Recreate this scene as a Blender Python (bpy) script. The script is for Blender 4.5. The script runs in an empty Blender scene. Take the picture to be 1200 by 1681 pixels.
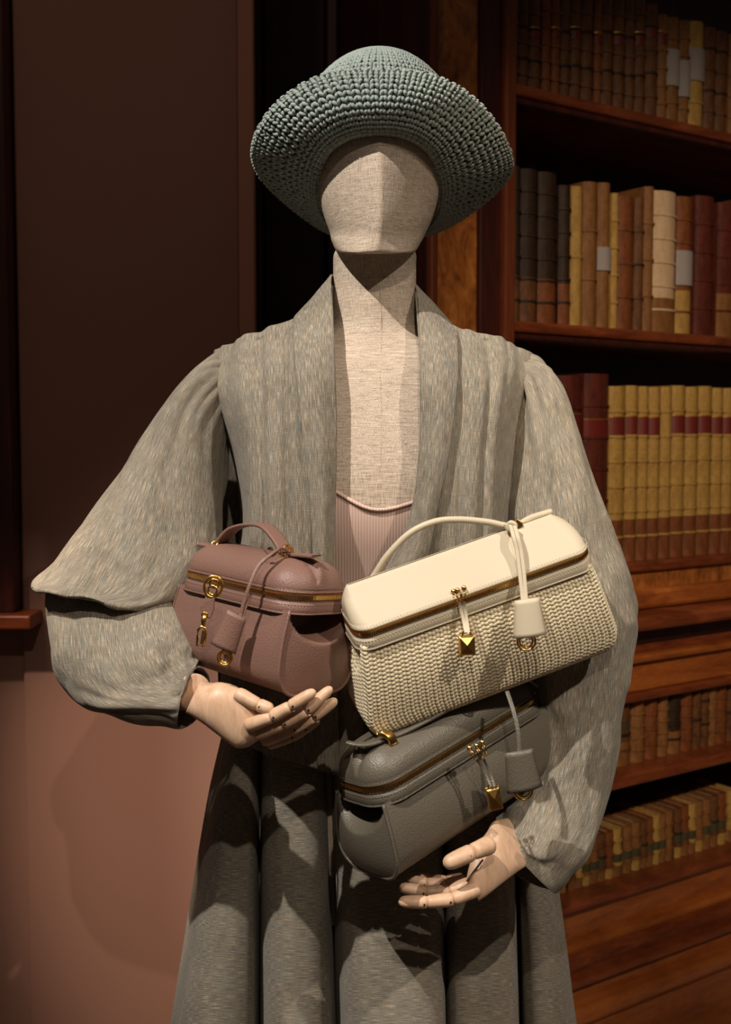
import bpy, bmesh, math, random
import numpy as np
from mathutils import Vector, Matrix, Euler, noise
random.seed(7)
rng = np.random.default_rng(7)
SC = bpy.context.scene
COL = SC.collection
# ------------------------------------------------------------------ camera
F = 1900.0                      # focal length in pixels of the 1200x1681 frame
PIT = math.atan(120 / F)        # camera looks slightly down
CAMZ = 1.32
cam = bpy.data.cameras.new('camera'); cam_o = bpy.data.objects.new('camera', cam); COL.objects.link(cam_o)
cam.sensor_fit = 'VERTICAL'; cam.sensor_height = 36; cam.lens = 36 * F / 1681
cam_o.location = (0, 0, CAMZ); cam_o.rotation_euler = (math.pi / 2 - PIT, 0, 0)
cam.dof.use_dof = True; cam.dof.focus_distance = 1.40; cam.dof.aperture_fstop = 6.0
cam.clip_start = 0.05
SC.camera = cam_o
def P(x, y, Y):                 # the world point that stands at depth Y behind a picture position
    xc = (x - 600) / F; yc = (840.5 - y) / F
    d = (xc, math.cos(PIT) + yc * math.sin(PIT), -math.sin(PIT) + yc * math.cos(PIT))
    k = Y / d[1]
    return Vector((d[0] * k, Y, CAMZ + d[2] * k))
# ------------------------------------------------------------------ world, lights, exposure
W = bpy.data.worlds.new('world'); SC.world = W; W.use_nodes = True
W.node_tree.nodes['Background'].inputs[0].default_value = (1.0, 0.80, 0.66, 1)
W.node_tree.nodes['Background'].inputs[1].default_value = 0.036
SC.view_settings.view_transform = 'Standard'; SC.view_settings.look = 'None'
SC.view_settings.gamma = 1.0; SC.view_settings.exposure = 0.0
SC.view_settings.use_curve_mapping = False
def spot(name, loc, target, power, size, blend, color, rad=0.02):
    l = bpy.data.lights.new(name, 'SPOT'); o = bpy.data.objects.new(name, l); COL.objects.link(o)
    o.location = loc; l.energy = power; l.spot_size = math.radians(size); l.spot_blend = blend
    l.color = color; l.shadow_soft_size = rad
    o.rotation_euler = (Vector(target) - Vector(loc)).to_track_quat('-Z', 'Y').to_euler()
    return o
spot('spotlight', (-1.10, 0.00, 3.45), (0.16, 1.45, 1.12), 345, 26, 0.4, (1.0, 0.93, 0.85), 0.018)
spot('spotlight', (1.45, -0.05, 3.0), (0.14, 1.45, 0.92), 150, 30, 1.0, (1.0, 0.87, 0.74), 0.018)
spot('spotlight', (0.15, -0.9, 3.0), (0.05, 1.4, 1.0), 80, 27, 0.7, (1.0, 0.86, 0.72), 0.02)
spot('spotlight', (0.25, -0.9, 2.8), (0.98, 2.5, 1.20), 250, 33, 0.8, (1.0, 0.78, 0.55), 0.03)
spot('spotlight', (-1.15, 0.35, 2.9), (-0.31, 1.95, 0.56), 380, 15, 1.0, (1.0, 0.78, 0.60), 0.05)
spot('spotlight', (-0.75, 0.30, 3.3), (-0.62, 1.95, 1.55), 17, 62, 1.0, (1.0, 0.66, 0.48), 0.10)  # added soft fill to lift the dark upper left wall, no known lamp there
# ------------------------------------------------------------------ materials
def lin(c):
    c = c / 255.0
    return c / 12.92 if c <= 0.04045 else ((c + 0.055) / 1.055) ** 2.4
def rgb(r, g, b): return (lin(r), lin(g), lin(b), 1)
class NT:
    def __init__(s, name):
        s.m = bpy.data.materials.new(name); s.m.use_nodes = True; s.t = s.m.node_tree
        s.b = s.t.nodes['Principled BSDF']
    def n(s, typ, **kw):
        nd = s.t.nodes.new(typ)
        for k, v in kw.items():
            if k in nd.inputs: nd.inputs[k].default_value = v
            else: setattr(nd, k, v)
        return nd
    def l(s, a, b): s.t.links.new(a, b)
    def coord(s, kind='Object', scale=(1, 1, 1), rot=(0, 0, 0)):
        tc = s.n('ShaderNodeTexCoord'); mp = s.n('ShaderNodeMapping'); mp.inputs['Scale'].default_value = scale
        mp.inputs['Rotation'].default_value = rot
        s.l(tc.outputs[kind], mp.inputs[0]); return mp.outputs[0]
    def noise(s, vec, scale, detail=3, rough=0.5, dist=0):
        nd = s.n('ShaderNodeTexNoise'); s.l(vec, nd.inputs['Vector'])
        nd.inputs['Scale'].default_value = scale; nd.inputs['Detail'].default_value = detail
        nd.inputs['Roughness'].default_value = rough; nd.inputs['Distortion'].default_value = dist
        return nd.outputs[0]
    def ramp(s, fac, stops):
        nd = s.n('ShaderNodeValToRGB'); e = nd.color_ramp.elements
        while len(e) < len(stops): e.new(0.5)
        for i, (p, c) in enumerate(stops): e[i].position = p; e[i].color = c
        s.l(fac, nd.inputs[0]); return nd.outputs[0]
    def mix(s, fac, a, b, typ='MIX'):
        nd = s.n('ShaderNodeMix'); nd.data_type = 'RGBA'; nd.blend_type = typ
        for i, v in ((0, fac), (6, a), (7, b)):
            if hasattr(v, 'links') or hasattr(v, 'is_linked'): s.l(v, nd.inputs[i])
            else: nd.inputs[i].default_value = v
        return nd.outputs[2]
    def math(s, op, a, b=0.0):
        nd = s.n('ShaderNodeMath'); nd.operation = op
        for i, v in ((0, a), (1, b)):
            if hasattr(v, 'is_linked'): s.l(v, nd.inputs[i])
            else: nd.inputs[i].default_value = v
        return nd.outputs[0]
    def bump(s, h, strength=0.3, dist=0.001):
        nd = s.n('ShaderNodeBump'); nd.inputs['Strength'].default_value = strength; nd.inputs['Distance'].default_value = dist
        s.l(h, nd.inputs['Height']); s.l(nd.outputs[0], s.b.inputs['Normal'])
    def out(s, col=None, rough=0.6, metal=0.0, spec=0.5, sheen=0.0):
        if col is not None:
            if hasattr(col, 'is_linked'): s.l(col, s.b.inputs['Base Color'])
            else: s.b.inputs['Base Color'].default_value = col
        s.b.inputs['Roughness'].default_value = rough; s.b.inputs['Metallic'].default_value = metal
        s.b.inputs['Specular IOR Level'].default_value = spec
        s.b.inputs['Sheen Weight'].default_value = sheen
        return s.m
def m_leather(name, c, c2, rough=0.5, grain=1.0, scale=520):
    t = NT(name); v = t.coord('Object')
    n1 = t.noise(v, 9, 2)
    vo = t.n('ShaderNodeTexVoronoi'); vo.feature = 'F1'; t.l(v, vo.inputs['Vector']); vo.inputs['Scale'].default_value = scale
    n2 = t.noise(v, 300, 3)
    h = t.math('ADD', vo.outputs[0], t.math('MULTIPLY', n2, 0.8))
    t.bump(h, 0.45 * grain, 0.0006)
    return t.out(t.mix(n1, c, c2), rough)
def m_gold():
    t = NT('gold'); v = t.coord('Object'); return t.out(rgb(236, 190, 110), 0.26, 1.0)
def m_fabric():
    t = NT('melange_linen')
    v = t.coord('UV', (1, 1, 1))
    a = t.noise(t.coord('UV', (1100, 60, 1)), 1.0, 3, 0.6)       # long threads
    b = t.noise(t.coord('UV', (70, 1100, 1)), 1.0, 2, 0.6)
    c = t.noise(t.coord('UV', (800, 26, 1)), 1.0, 2, 0.5)
    d = t.noise(v, 14, 2)
    base = t.ramp(a, [(0.34, rgb(42, 41, 36)), (0.45, rgb(106, 101, 89)), (0.55, rgb(148, 139, 124)), (0.66, rgb(214, 200, 180))])
    hue = t.ramp(c, [(0.38, rgb(116, 120, 114)), (0.5, rgb(138, 129, 114)), (0.62, rgb(164, 138, 108))])
    x = t.mix(0.45, base, hue)
    x = t.mix(0.3, x, t.ramp(b, [(0.35, rgb(120, 118, 104)), (0.62, rgb(255, 252, 240))]), 'MULTIPLY')
    x = t.mix(0.15, x, t.ramp(d, [(0.3, rgb(120, 120, 112)), (0.7, rgb(200, 195, 180))]), 'MIX')
    h = t.math('ADD', a, b)
    t.bump(h, 0.5, 0.0008)
    return t.out(x, 0.85, 0, 0.25, 0.1)
def m_linen():
    t = NT('mannequin_linen')
    a = t.noise(t.coord('Object', (60, 60, 1300)), 1.0, 3, 0.6)
    b = t.noise(t.coord('Object', (1300, 1300, 60)), 1.0, 3, 0.6)
    s = t.math('ADD', a, b)
    s2 = t.math('MULTIPLY', s, 0.5)
    col = t.ramp(s2, [(0.34, rgb(132, 116, 98)), (0.47, rgb(188, 170, 150)), (0.62, rgb(224, 208, 190))])
    t.bump(s, 0.6, 0.0009)
    return t.out(col, 0.85, 0, 0.25)
def m_knit():
    t = NT('ribbed_knit')
    w = t.n('ShaderNodeTexWave'); t.l(t.coord('Object'), w.inputs['Vector']); w.inputs['Scale'].default_value = 88
    w.wave_type = 'BANDS'; w.bands_direction = 'X'
    col = t.ramp(w.outputs[1], [(0.0, rgb(196, 164, 150)), (0.6, rgb(220, 192, 178))])
    t.bump(w.outputs[1], 0.25, 0.0008)
    return t.out(col, 0.85, 0, 0.2)
def m_yarn(name, c1, c2, rough=0.85, sc=700, bs=0.5):
    t = NT(name); v = t.coord('Object')
    n = t.noise(v, sc, 2); n2 = t.noise(v, 60, 2)
    col = t.mix(n, c1, c2); col = t.mix(0.25, col, t.ramp(n2, [(0.3, c1), (0.7, c2)]))
    t.bump(n, bs, 0.0008); return t.out(col, rough, 0, 0.3, 0.15)
def m_wood(name, c1, c2, c3, scale=(30, 30, 3), rough=0.38, dist=0.6, sc=1.0):
    t = NT(name); v = t.coord('Object', scale)
    n = t.noise(v, sc, 6, 0.6, dist); n2 = t.noise(t.coord('Object', tuple(s * 6 for s in scale)), sc, 3)
    col = t.ramp(n, [(0.3, c1), (0.5, c2), (0.7, c3)])
    col = t.mix(0.22, col, t.ramp(n2, [(0.35, c1), (0.65, c3)]))
    t.bump(n2, 0.12, 0.0006); return t.out(col, rough)
def m_plaster(name, c1, c2):
    t = NT(name); v = t.coord('Object'); n = t.noise(v, 2.2, 4); n2 = t.noise(v, 260, 3)
    t.bump(n2, 0.18, 0.0012); return t.out(t.mix(n, c1, c2), 0.8)
def m_plain(name, c, rough=0.6, metal=0.0):
    t = NT(name); n = t.noise(t.coord('Object'), 40, 3)
    c2 = tuple(min(1, x * 1.25) for x in c[:3]) + (1,)
    return t.out(t.mix(n, c, c2), rough, metal)
M = {}
M['fabric'] = m_fabric(); M['linen'] = m_linen(); M['knit'] = m_knit(); M['gold'] = m_gold()
M['taupe'] = m_leather('taupe_leather', rgb(122, 91, 80), rgb(134, 100, 88), 0.48)
M['grey'] = m_leather('grey_leather', rgb(90, 84, 72), rgb(100, 93, 80), 0.42)
M['cream'] = m_leather('cream_leather', rgb(202, 188, 160), rgb(210, 197, 172), 0.5, 0.35, 900)
M['weave'] = m_yarn('woven_strip', rgb(214, 198, 160), rgb(236, 224, 194), 0.42, 300, 0.2)
M['weave_base'] = m_plain('woven_ground', rgb(134, 110, 72))
M['dark_lining'] = m_plain('lining', rgb(34, 26, 22), 0.8)
M['yarn'] = m_yarn('sage_yarn', rgb(124, 138, 133), rgb(180, 192, 184))
M['yarn_base'] = m_yarn('sage_yarn_ground', rgb(52, 58, 52), rgb(78, 84, 74))
M['beech'] = m_wood('beech', rgb(196, 156, 124), rgb(216, 178, 146), rgb(228, 194, 164), (60, 60, 14), 0.45)
M['mahogany'] = m_wood('mahogany', rgb(84, 36, 16), rgb(122, 58, 28), rgb(150, 78, 40), (9, 9, 60))
M['mahogany_upright'] = m_wood('mahogany_upright', rgb(74, 32, 16), rgb(110, 52, 26), rgb(132, 66, 34), (40, 40, 3))
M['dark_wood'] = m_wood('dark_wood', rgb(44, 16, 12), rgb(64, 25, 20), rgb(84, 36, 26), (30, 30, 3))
M['burl'] = m_wood('walnut_burl', rgb(84, 42, 16), rgb(168, 98, 42), rgb(210, 136, 66), (9, 9, 6), 0.3, 2.2, 1.6)
M['panel_wood'] = m_wood('honey_panel_wood', rgb(124, 62, 24), rgb(164, 88, 36), rgb(184, 108, 50), (7, 7, 30), 0.35)
M['wall'] = m_plaster('rose_plaster', rgb(134, 98, 83), rgb(146, 108, 92))
M['wall_light'] = m_plaster('rose_trim_paint', rgb(158, 112, 94), rgb(168, 120, 100))
M['floor'] = m_plaster('pale_stone', rgb(196, 164, 140), rgb(208, 176, 150))
M['pages'] = m_plain('aged_paper', rgb(150, 120, 92), 0.9)
M['tag'] = m_plain('grey_paper', rgb(150, 142, 140), 0.9)
M['metal'] = m_plain('brushed_steel', rgb(170, 165, 160), 0.3, 1.0)
M['dot'] = m_plain('dark_dowel', rgb(52, 30, 20), 0.7)
M['stitch'] = m_plain('thread', rgb(120, 96, 80), 0.8)
# ------------------------------------------------------------------ object helpers
def thing(name, label, cat, loc=(0, 0, 0), rot=(0, 0, 0), group=None):
    o = bpy.data.objects.new(name, None); COL.objects.link(o); o.empty_display_size = 0.02
    o.location = loc; o.rotation_euler = rot
    o['label'] = label; o['category'] = cat
    if group: o['group'] = group
    return o
def root_mat(p):
    m = Matrix.Identity(4)
    while p is not None:
        m = Matrix.LocRotScale(p.location, p.rotation_euler, p.scale) @ m; p = p.parent
    return m
def obj(name, verts, faces, mat, parent=None, smooth=True, uvs=None, world=True, bevel=0, label=None, kind=None, solid=0, sub=0, flip=False):
    V = np.asarray(verts, dtype=float).reshape(-1, 3)
    if parent is not None and world:
        inv = np.array(root_mat(parent).inverted())
        V = V @ inv[:3, :3].T + inv[:3, 3]
    me = bpy.data.meshes.new(name); me.from_pydata(V.tolist(), [], [list(map(int, f)) for f in faces])
    if uvs is not None:
        ul = me.uv_layers.new(name='uv'); li = np.empty(len(me.loops), dtype=np.int32); me.loops.foreach_get('vertex_index', li)
        ul.data.foreach_set('uv', np.asarray(uvs, dtype=float)[li].ravel())
    if isinstance(mat, (list, tuple)):
        for m_ in mat: me.materials.append(m_)
    else: me.materials.append(mat)
    if smooth: me.polygons.foreach_set('use_smooth', [True] * len(me.polygons))
    if flip: me.flip_normals()
    me.update()
    o = bpy.data.objects.new(name, me); COL.objects.link(o)
    if parent is not None: o.parent = parent
    if bevel:
        b = o.modifiers.new('bevel', 'BEVEL'); b.width = bevel; b.segments = 2; b.limit_method = 'ANGLE'; b.angle_limit = math.radians(35)
    if solid:
        b = o.modifiers.new('solidify', 'SOLIDIFY'); b.thickness = solid; b.offset = 0
    if sub:
        b = o.modifiers.new('sub', 'SUBSURF'); b.levels = sub; b.render_levels = sub
    if label: o['label'] = label
    if kind: o['kind'] = kind
    return o
def cr(pts, n, closed=False):                 # Catmull-Rom through control rows (any shape after axis 0)
    A = np.asarray(pts, dtype=float); k = len(A)
    segs = k if closed else k - 1
    ts = np.linspace(0, segs, n, endpoint=not closed)
    i = np.minimum(ts.astype(int), segs - 1); f = ts - i
    def g(j): return A[j % k] if closed else A[np.clip(j, 0, k - 1)]
    p0, p1, p2, p3 = g(i - 1), g(i), g(i + 1), g(i + 2)
    f = f.reshape((-1,) + (1,) * (A.ndim - 1))
    return 0.5 * ((2 * p1) + (-p0 + p2) * f + (2 * p0 - 5 * p1 + 4 * p2 - p3) * f * f + (-p0 + 3 * p1 - 3 * p2 + p3) * f ** 3)
def grid_faces(n, m, cn=False, cm=False):
    fs = []
    for i in range(n if cn else n - 1):
        for j in range(m if cm else m - 1):
            a = i * m + j; b = i * m + (j + 1) % m; c = ((i + 1) % n) * m + (j + 1) % m; d = ((i + 1) % n) * m + j
            fs.append((a, b, c, d))
    return fs
def grid_uv(G):
    n, m = G.shape[:2]
    du = np.linalg.norm(np.diff(G, axis=1), axis=2).mean(axis=0); dv = np.linalg.norm(np.diff(G, axis=0), axis=2).mean(axis=1)
    u = np.r_[0, np.cumsum(du)]; v = np.r_[0, np.cumsum(dv)]
    return np.stack(np.meshgrid(u, v), -1).reshape(-1, 2)
def grid_normals(G, closed_m=False):
    if closed_m:
        du = np.roll(G, -1, 1) - np.roll(G, 1, 1)
    else: du = np.gradient(G, axis=1)
    dv = np.gradient(G, axis=0)
    N = np.cross(du, dv); N /= np.linalg.norm(N, axis=2, keepdims=True) + 1e-12
    return N
def folds(G, amp, fu, fv, seed=0.0, closed_m=False, taper=0):   # soft cloth folds along the v direction
    N = grid_normals(G, closed_m); n, m = G.shape[:2]
    D = np.empty((n, m))
    for i in range(n):
        for j in range(m):
            if closed_m:
                a = 2 * math.pi * j / m
                q = Vector((math.cos(a) * fu, math.sin(a) * fu, seed + i / n * fv))
            else: q = Vector((j / m * fu, seed, i / n * fv))
            D[i, j] = noise.noise(q) + 0.4 * noise.noise(q * 2.3) + 0.8 * (0.35 - abs(noise.noise(q * 1.7 + Vector((5, 9, 2)))))
    if taper:
        D *= np.clip((n - 1 - np.arange(n)) / (n * taper), 0.12, 1)[:, None]
    return G + N * (D * amp)[..., None]
def tube_geo(path, rad, sides=10, closed=False, caps=True, flat=1.0, up=None):
    p = [Vector(x) for x in path]; n = len(p)
    if not hasattr(rad, '__len__'): rad = [rad] * n
    tg = []
    for i in range(n):
        if closed: t = p[(i + 1) % n] - p[i - 1]
        else: t = p[min(i + 1, n - 1)] - p[max(i - 1, 0)]
        tg.append(t.normalized())
    a = Vector(up) if up is not None else (Vector((0, 0, 1)) if abs(tg[0].z) < 0.9 else Vector((1, 0, 0)))
    N = (a - tg[0] * a.dot(tg[0])).normalized()
    V, Fc = [], []
    for i in range(n):
        if i and up is None:
            N = (N - tg[i] * N.dot(tg[i])).normalized()
        elif up is not None:
            N = (a - tg[i] * a.dot(tg[i])).normalized()
        B = tg[i].cross(N)
        for k in range(sides):
            c = 2 * math.pi * k / sides
            V.append(p[i] + (N * math.cos(c) * flat + B * math.sin(c)) * rad[i])
    Fc = [(i * sides + k, i * sides + (k + 1) % sides, ((i + 1) % n) * sides + (k + 1) % sides, ((i + 1) % n) * sides + k)
          for i in range(n if closed else n - 1) for k in range(sides)]
    if caps and not closed:
        Fc.append(tuple(range(sides))[::-1]); Fc.append(tuple((n - 1) * sides + k for k in range(sides)))
    return [tuple(v) for v in V], Fc
def tube(name, path, rad, mat, parent, sides=10, closed=False, flat=1.0, up=None, **kw):
    v, f = tube_geo(path, rad, sides, closed, True, flat, up)
    return obj(name, v, f, mat, parent, **kw)
def merge(geos):
    V, Fc = [], []
    for v, f in geos:
        k = len(V); V += [tuple(x) for x in v]; Fc += [tuple(i + k for i in q) for q in f]
    return V, Fc
def box_geo(c, s, R=None):
    c = Vector(c); V = []
    for x in (-1, 1):
        for y in (-1, 1):
            for z in (-1, 1):
                q = Vector((x * s[0] / 2, y * s[1] / 2, z * s[2] / 2))
                V.append(tuple(c + (R @ q if R is not None else q)))
    return V, [(0, 1, 3, 2), (4, 6, 7, 5), (0, 4, 5, 1), (2, 3, 7, 6), (0, 2, 6, 4), (1, 5, 7, 3)]
def slab_geo(poly, th):        # polygon of world points, extruded away from the camera side by th
    c = [Vector(p) for p in poly]; n = len(c)
    nn = Vector((0, 0, 0))
    for i in range(n): nn += c[i].cross(c[(i + 1) % n])
    nn.normalize()
    if nn.y < 0: nn = -nn
    V = [tuple(p) for p in c] + [tuple(p + nn * th) for p in c]
    Fc = [tuple(range(n)), tuple(range(2 * n - 1, n - 1, -1))] + [(i, i + n, (i + 1) % n + n, (i + 1) % n) for i in range(n)]
    return V, Fc
def strands(G, cols, rows, r, closed_m=False, keep=None, prof=(0.25, 0.85, 1.0, 0.9, 0.35), spread=0.46, vlen=0.62, lift=0.6, thick=0.9, jm=0.04, mid=0.07, stag=0.0):
    """V shaped yarn strands laid over the surface grid G: rows along axis 0, columns along axis 1"""
    n, m = G.shape[:2]; N = grid_normals(G, closed_m)
    def samp(A, u, v):
        fv = np.clip(v, 0, 1) * (n - 1); i = np.clip(fv.astype(int), 0, n - 2); a = (fv - i)[..., None]
        if closed_m: fu = (u % 1.0) * m; j = fu.astype(int) % m; b = (fu - np.floor(fu))[..., None]; j2 = (j + 1) % m
        else: fu = np.clip(u, 0, 1) * (m - 1); j = np.clip(fu.astype(int), 0, m - 2); b = (fu - j)[..., None]; j2 = j + 1
        return (A[i, j] * (1 - a) + A[i + 1, j] * a) * (1 - b) + (A[i, j2] * (1 - a) + A[i + 1, j2] * a) * b
    ci, ri, sd = np.meshgrid(np.arange(cols), np.arange(rows), [-1, 1], indexing='ij')
    ci, ri, sd = ci.ravel(), ri.ravel(), sd.ravel()
    u0 = (ci + 0.5) / cols; v0 = (ri + 0.5) / rows
    if keep is not None:
        k = keep(u0, v0); ci, ri, sd, u0, v0 = ci[k], ri[k], sd[k], u0[k], v0[k]
    K = 5; S = 6
    t = np.linspace(0, 1, K)[None, :]
    jit = rng.normal(0, jm, (len(u0), 1))
    u = u0[:, None] + sd[:, None] * (spread * (1 - t) + mid * t + jit) / cols
    v = v0[:, None] + (-vlen + 2 * vlen * t + jit + stag * sd[:, None]) / rows
    nn = samp(N, u, v); nn /= np.linalg.norm(nn, axis=-1, keepdims=True) + 1e-9
    prof = np.array(prof)
    h = np.array([-0.2, 0.55, 0.9, 0.75, 0.1])
    C = samp(G, u, v) + nn * (r * lift * h)[None, :, None]
    T = np.gradient(C, axis=1); T /= np.linalg.norm(T, axis=-1, keepdims=True) + 1e-9
    B = np.cross(nn, T)
    ang = np.arange(S) * 2 * math.pi / S
    ring = C[:, :, None, :] + (r * prof)[None, :, None, None] * (np.cos(ang)[None, None, :, None] * B[:, :, None, :] + np.sin(ang)[None, None, :, None] * nn[:, :, None, :] * thick)
    V = ring.reshape(-1, 3)
    base = np.array([(i * S + k, i * S + (k + 1) % S, (i + 1) * S + (k + 1) % S, (i + 1) * S + k) for i in range(K - 1) for k in range(S)])
    Fc = (base[None] + (np.arange(len(u0)) * K * S)[:, None, None]).reshape(-1, 4)
    return V, Fc
# ================================================================== ROOM
FW = (P(600, 800, 1) - P(600, 800, 0.5))
e = Vector((0.824, 0.566, 0)).normalized(); nrm = Vector((e.y, -e.x, 0))     # bookcase runs away to the right
B0 = P(838, 720, 2.2); B0.z = 0
def hit(px, py, off=0.0):      # point on the bookcase front plane (moved off towards the room): t along it, height
    d = P(px, py, 1.0) - Vector((0, 0, CAMZ)); q = B0 + nrm * off
    k = (q.x * nrm.x + q.y * nrm.y) / (d.x * nrm.x + d.y * nrm.y)
    w = Vector((0, 0, CAMZ)) + d * k
    return (w - q).dot(e), w.z
Rbc = Matrix(((e.x, -nrm.x, 0), (e.y, -nrm.y, 0), (0, 0, 1)))       # local x along case, local -y towards the room
def zz(px, py, off=0.0): return hit(px, py, off)[1]
# floor
fl = obj('floor', [(-3, -1.5, 0), (4.5, -1.5, 0), (4.5, 5, 0), (-3, 5, 0)], [(0, 1, 2, 3)], M['floor']); fl['kind'] = 'structure'
# left wall, its reveal strip and the dark window casing
def struct(name, geo, mat, parent=None, bevel=0, **kw):
    o = obj(name, geo[0], geo[1], mat, parent, smooth=False, bevel=bevel, **kw)
    if parent is None: o['kind'] = 'structure'
    return o
YW = 1.95
xr = P(397, 700, YW).x; xl = P(30, 700, YW).x
wl = struct('wall_left', box_geo(((xr + xl) / 2 - 0.0, YW + 0.06, 1.6), (xr - xl, 0.12, 3.2)), M['wall'], bevel=0.006)
struct('trim_1', box_geo((xr + 0.012, YW - 0.004, 1.05 + 0.0), (0.026, 0.03, 2.1)), M['wall_light'], bevel=0.003)
struct('wall_left_niche', box_geo((xl - 0.5, YW + 0.075, 1.6), (1.0 + 0.02, 0.12, 3.2)), M['wall'])
bpy.data.objects['wall_left_niche'].name = 'wall_outer'
zs = P(30, 1000, YW).z
win = bpy.data.objects.new('window_1', None); COL.objects.link(win); win['kind'] = 'structure'; win.location = (xl - 0.2, YW, zs)
struct('window_frame', box_geo((xl - 0.045, YW - 0.01, zs + 0.8), (0.09, 0.06, 1.6)), M['dark_wood'], win, 0.004)
struct('window_frame', box_geo((xl - 0.9, YW - 0.01, zs + 0.8), (0.09, 0.06, 1.6)), M['dark_wood'], win, 0.004)
struct('shutter_panel', box_geo((xl - 0.47, YW + 0.01, zs + 0.8), (0.8, 0.02, 1.6)), M['dark_wood'], win, 0.004)
struct('window_sill', box_geo((xl - 0.45, YW - 0.02, zs - 0.012), (0.97, 0.10, 0.024)), M['mahogany'], win, 0.004)
# dark recess between wall and bookcase: a tall panelled door
YD = 2.35
xa = P(392, 300, YD).x; xb = P(700, 300, YD).x
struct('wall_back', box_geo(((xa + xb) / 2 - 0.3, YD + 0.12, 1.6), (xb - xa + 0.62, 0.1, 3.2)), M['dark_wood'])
dr = bpy.data.objects.new('door_1', None); COL.objects.link(dr); dr['kind'] = 'structure'; dr.location = ((xa + xb) / 2, YD, 0)
def dx(px): return P(px, 300, YD).x
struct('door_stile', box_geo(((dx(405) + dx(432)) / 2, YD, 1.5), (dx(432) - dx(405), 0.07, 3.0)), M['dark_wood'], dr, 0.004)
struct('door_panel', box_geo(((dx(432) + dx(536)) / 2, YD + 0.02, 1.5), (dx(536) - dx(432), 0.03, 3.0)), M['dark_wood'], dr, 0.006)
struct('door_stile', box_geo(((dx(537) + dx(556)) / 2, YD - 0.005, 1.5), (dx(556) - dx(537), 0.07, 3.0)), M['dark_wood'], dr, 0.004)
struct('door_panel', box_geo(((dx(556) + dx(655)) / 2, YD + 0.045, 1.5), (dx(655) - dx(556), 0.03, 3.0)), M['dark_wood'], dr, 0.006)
struct('door_jamb', box_geo(((dx(662) + dx(705)) / 2, YD - 0.04, 1.5), (dx(705) - dx(662), 0.10, 3.0)), M['mahogany_upright'], dr, 0.006)
# ------------------------------------------------------------------ bookcase
bc = thing('bookcase', 'tall dark mahogany bookcase with burl walnut pilaster and moulded base behind the mannequin', 'bookcase', B0,
           (0, 0, math.atan2(e.y, e.x)))
def bar(name, t0, t1, z0, z1, o0, o1, mat, bevel=0.004):   # o = how far towards the room
    g = box_geo(((t0 + t1) / 2, -(o0 + o1) / 2, (z0 + z1) / 2), (t1 - t0, o1 - o0, z1 - z0))
    return obj(name, g[0], g[1], M[mat], bc, smooth=False, world=False, bevel=bevel)
def tt(px, off=0): return hit(px, 700, off)[0]
T0, T1 = 0.0, 2.2; H = 2.9
bar('pilaster_edge', tt(820), tt(838), 0, H, -0.02, 0.012, 'mahogany_upright', 0.005)
bar('pilaster_stile', tt(786), tt(820), 0, H, -0.05, 0.0, 'dark_wood')
bar('burl_panel', tt(716), tt(786), 0, H, -0.05, -0.008, 'burl', 0.002)
bar('pilaster_edge', tt(703), tt(716), 0, H, -0.05, 0.006, 'mahogany_upright', 0.005)
bar('side_panel', tt(700), tt(705), 0, H, -0.40, 0.0, 'dark_wood')
bar('side_panel', tt(838) - 0.02, tt(838), 0, H, -0.36, -0.02, 'dark_wood')
bar('side_panel', T1, T1 + 0.03, 0, H, -0.36, 0.0, 'dark_wood')
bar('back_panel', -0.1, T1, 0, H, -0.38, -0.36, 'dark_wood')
bar('top_board', -0.2, T1, H, H + 0.04, -0.4, 0.03, 'mahogany')
OFL = 0.09   # lower section stands forward
def shelf(y, off, th=0.022, back=-0.36):
    z = zz(838, y, off)
    bar('shelf', T0, T1, z - th, z, back, off, 'mahogany', 0.006)
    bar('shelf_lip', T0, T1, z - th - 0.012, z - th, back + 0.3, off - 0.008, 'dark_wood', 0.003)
    return z
z1 = shelf(133, 0); z2 = shelf(525, 0)
# heights read at x=1147, each at its own forward offset
z3 = zz(1147, 914, 0.0)
zg = lambda y, off: zz(1147, y, off)
shelf_z3 = z3
bar('shelf', T0, T1, z3 - 0.02, z3, -0.36, 0.012, 'mahogany', 0.005)
bar('frieze', T0, T1, zg(968, 0.0), z3 - 0.02, -0.36, 0.0, 'burl', 0.003)
bar('cove', T0, T1, zg(990, 0.03), zg(960, 0.03), -0.36, 0.03, 'panel_wood', 0.008)
bar('ledge', T0, T1, zg(1025, 0.10), zg(1003, 0.10), -0.36, 0.10, 'mahogany', 0.007)
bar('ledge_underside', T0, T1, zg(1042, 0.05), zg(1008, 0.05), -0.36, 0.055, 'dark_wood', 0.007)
bar('rail', T0, T1, zg(1064, 0.05), zg(1036, 0.05), -0.36, 0.045, 'mahogany', 0.005)
bar('bead', T0, T1, zg(1074, 0.065), zg(1062, 0.065), -0.36, 0.065, 'panel_wood', 0.005)
zb = zg(1118, 0.05)
bar('frieze_panel', T0, T1, zb, zg(1068, 0.05), -0.36, 0.05, 'panel_wood', 0.004)
bar('bead', T0, T1, zb - 0.018, zb, -0.36, 0.06, 'mahogany', 0.005)
z4 = zg(1245, OFL)
bar('shelf', T0, T1, z4 - 0.026, z4, -0.36, OFL, 'mahogany', 0.006)
z5 = zg(1415, OFL)
bar('shelf', T0, T1, z5 - 0.022, z5, -0.36, OFL + 0.012, 'mahogany', 0.007)
bar('base_panel', T0, T1, zg(1488, OFL), zg(1430, OFL), -0.36, OFL, 'panel_wood', 0.004)
bar('base_bead', T0, T1, zg(1504, OFL + .02), zg(1484, OFL + .02), -0.36, OFL + .02, 'panel_wood', 0.007)
bar('base_cove', T0, T1, zg(1545, OFL + .05), zg(1508, OFL + .05), -0.36, OFL + .045, 'mahogany', 0.016)
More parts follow.
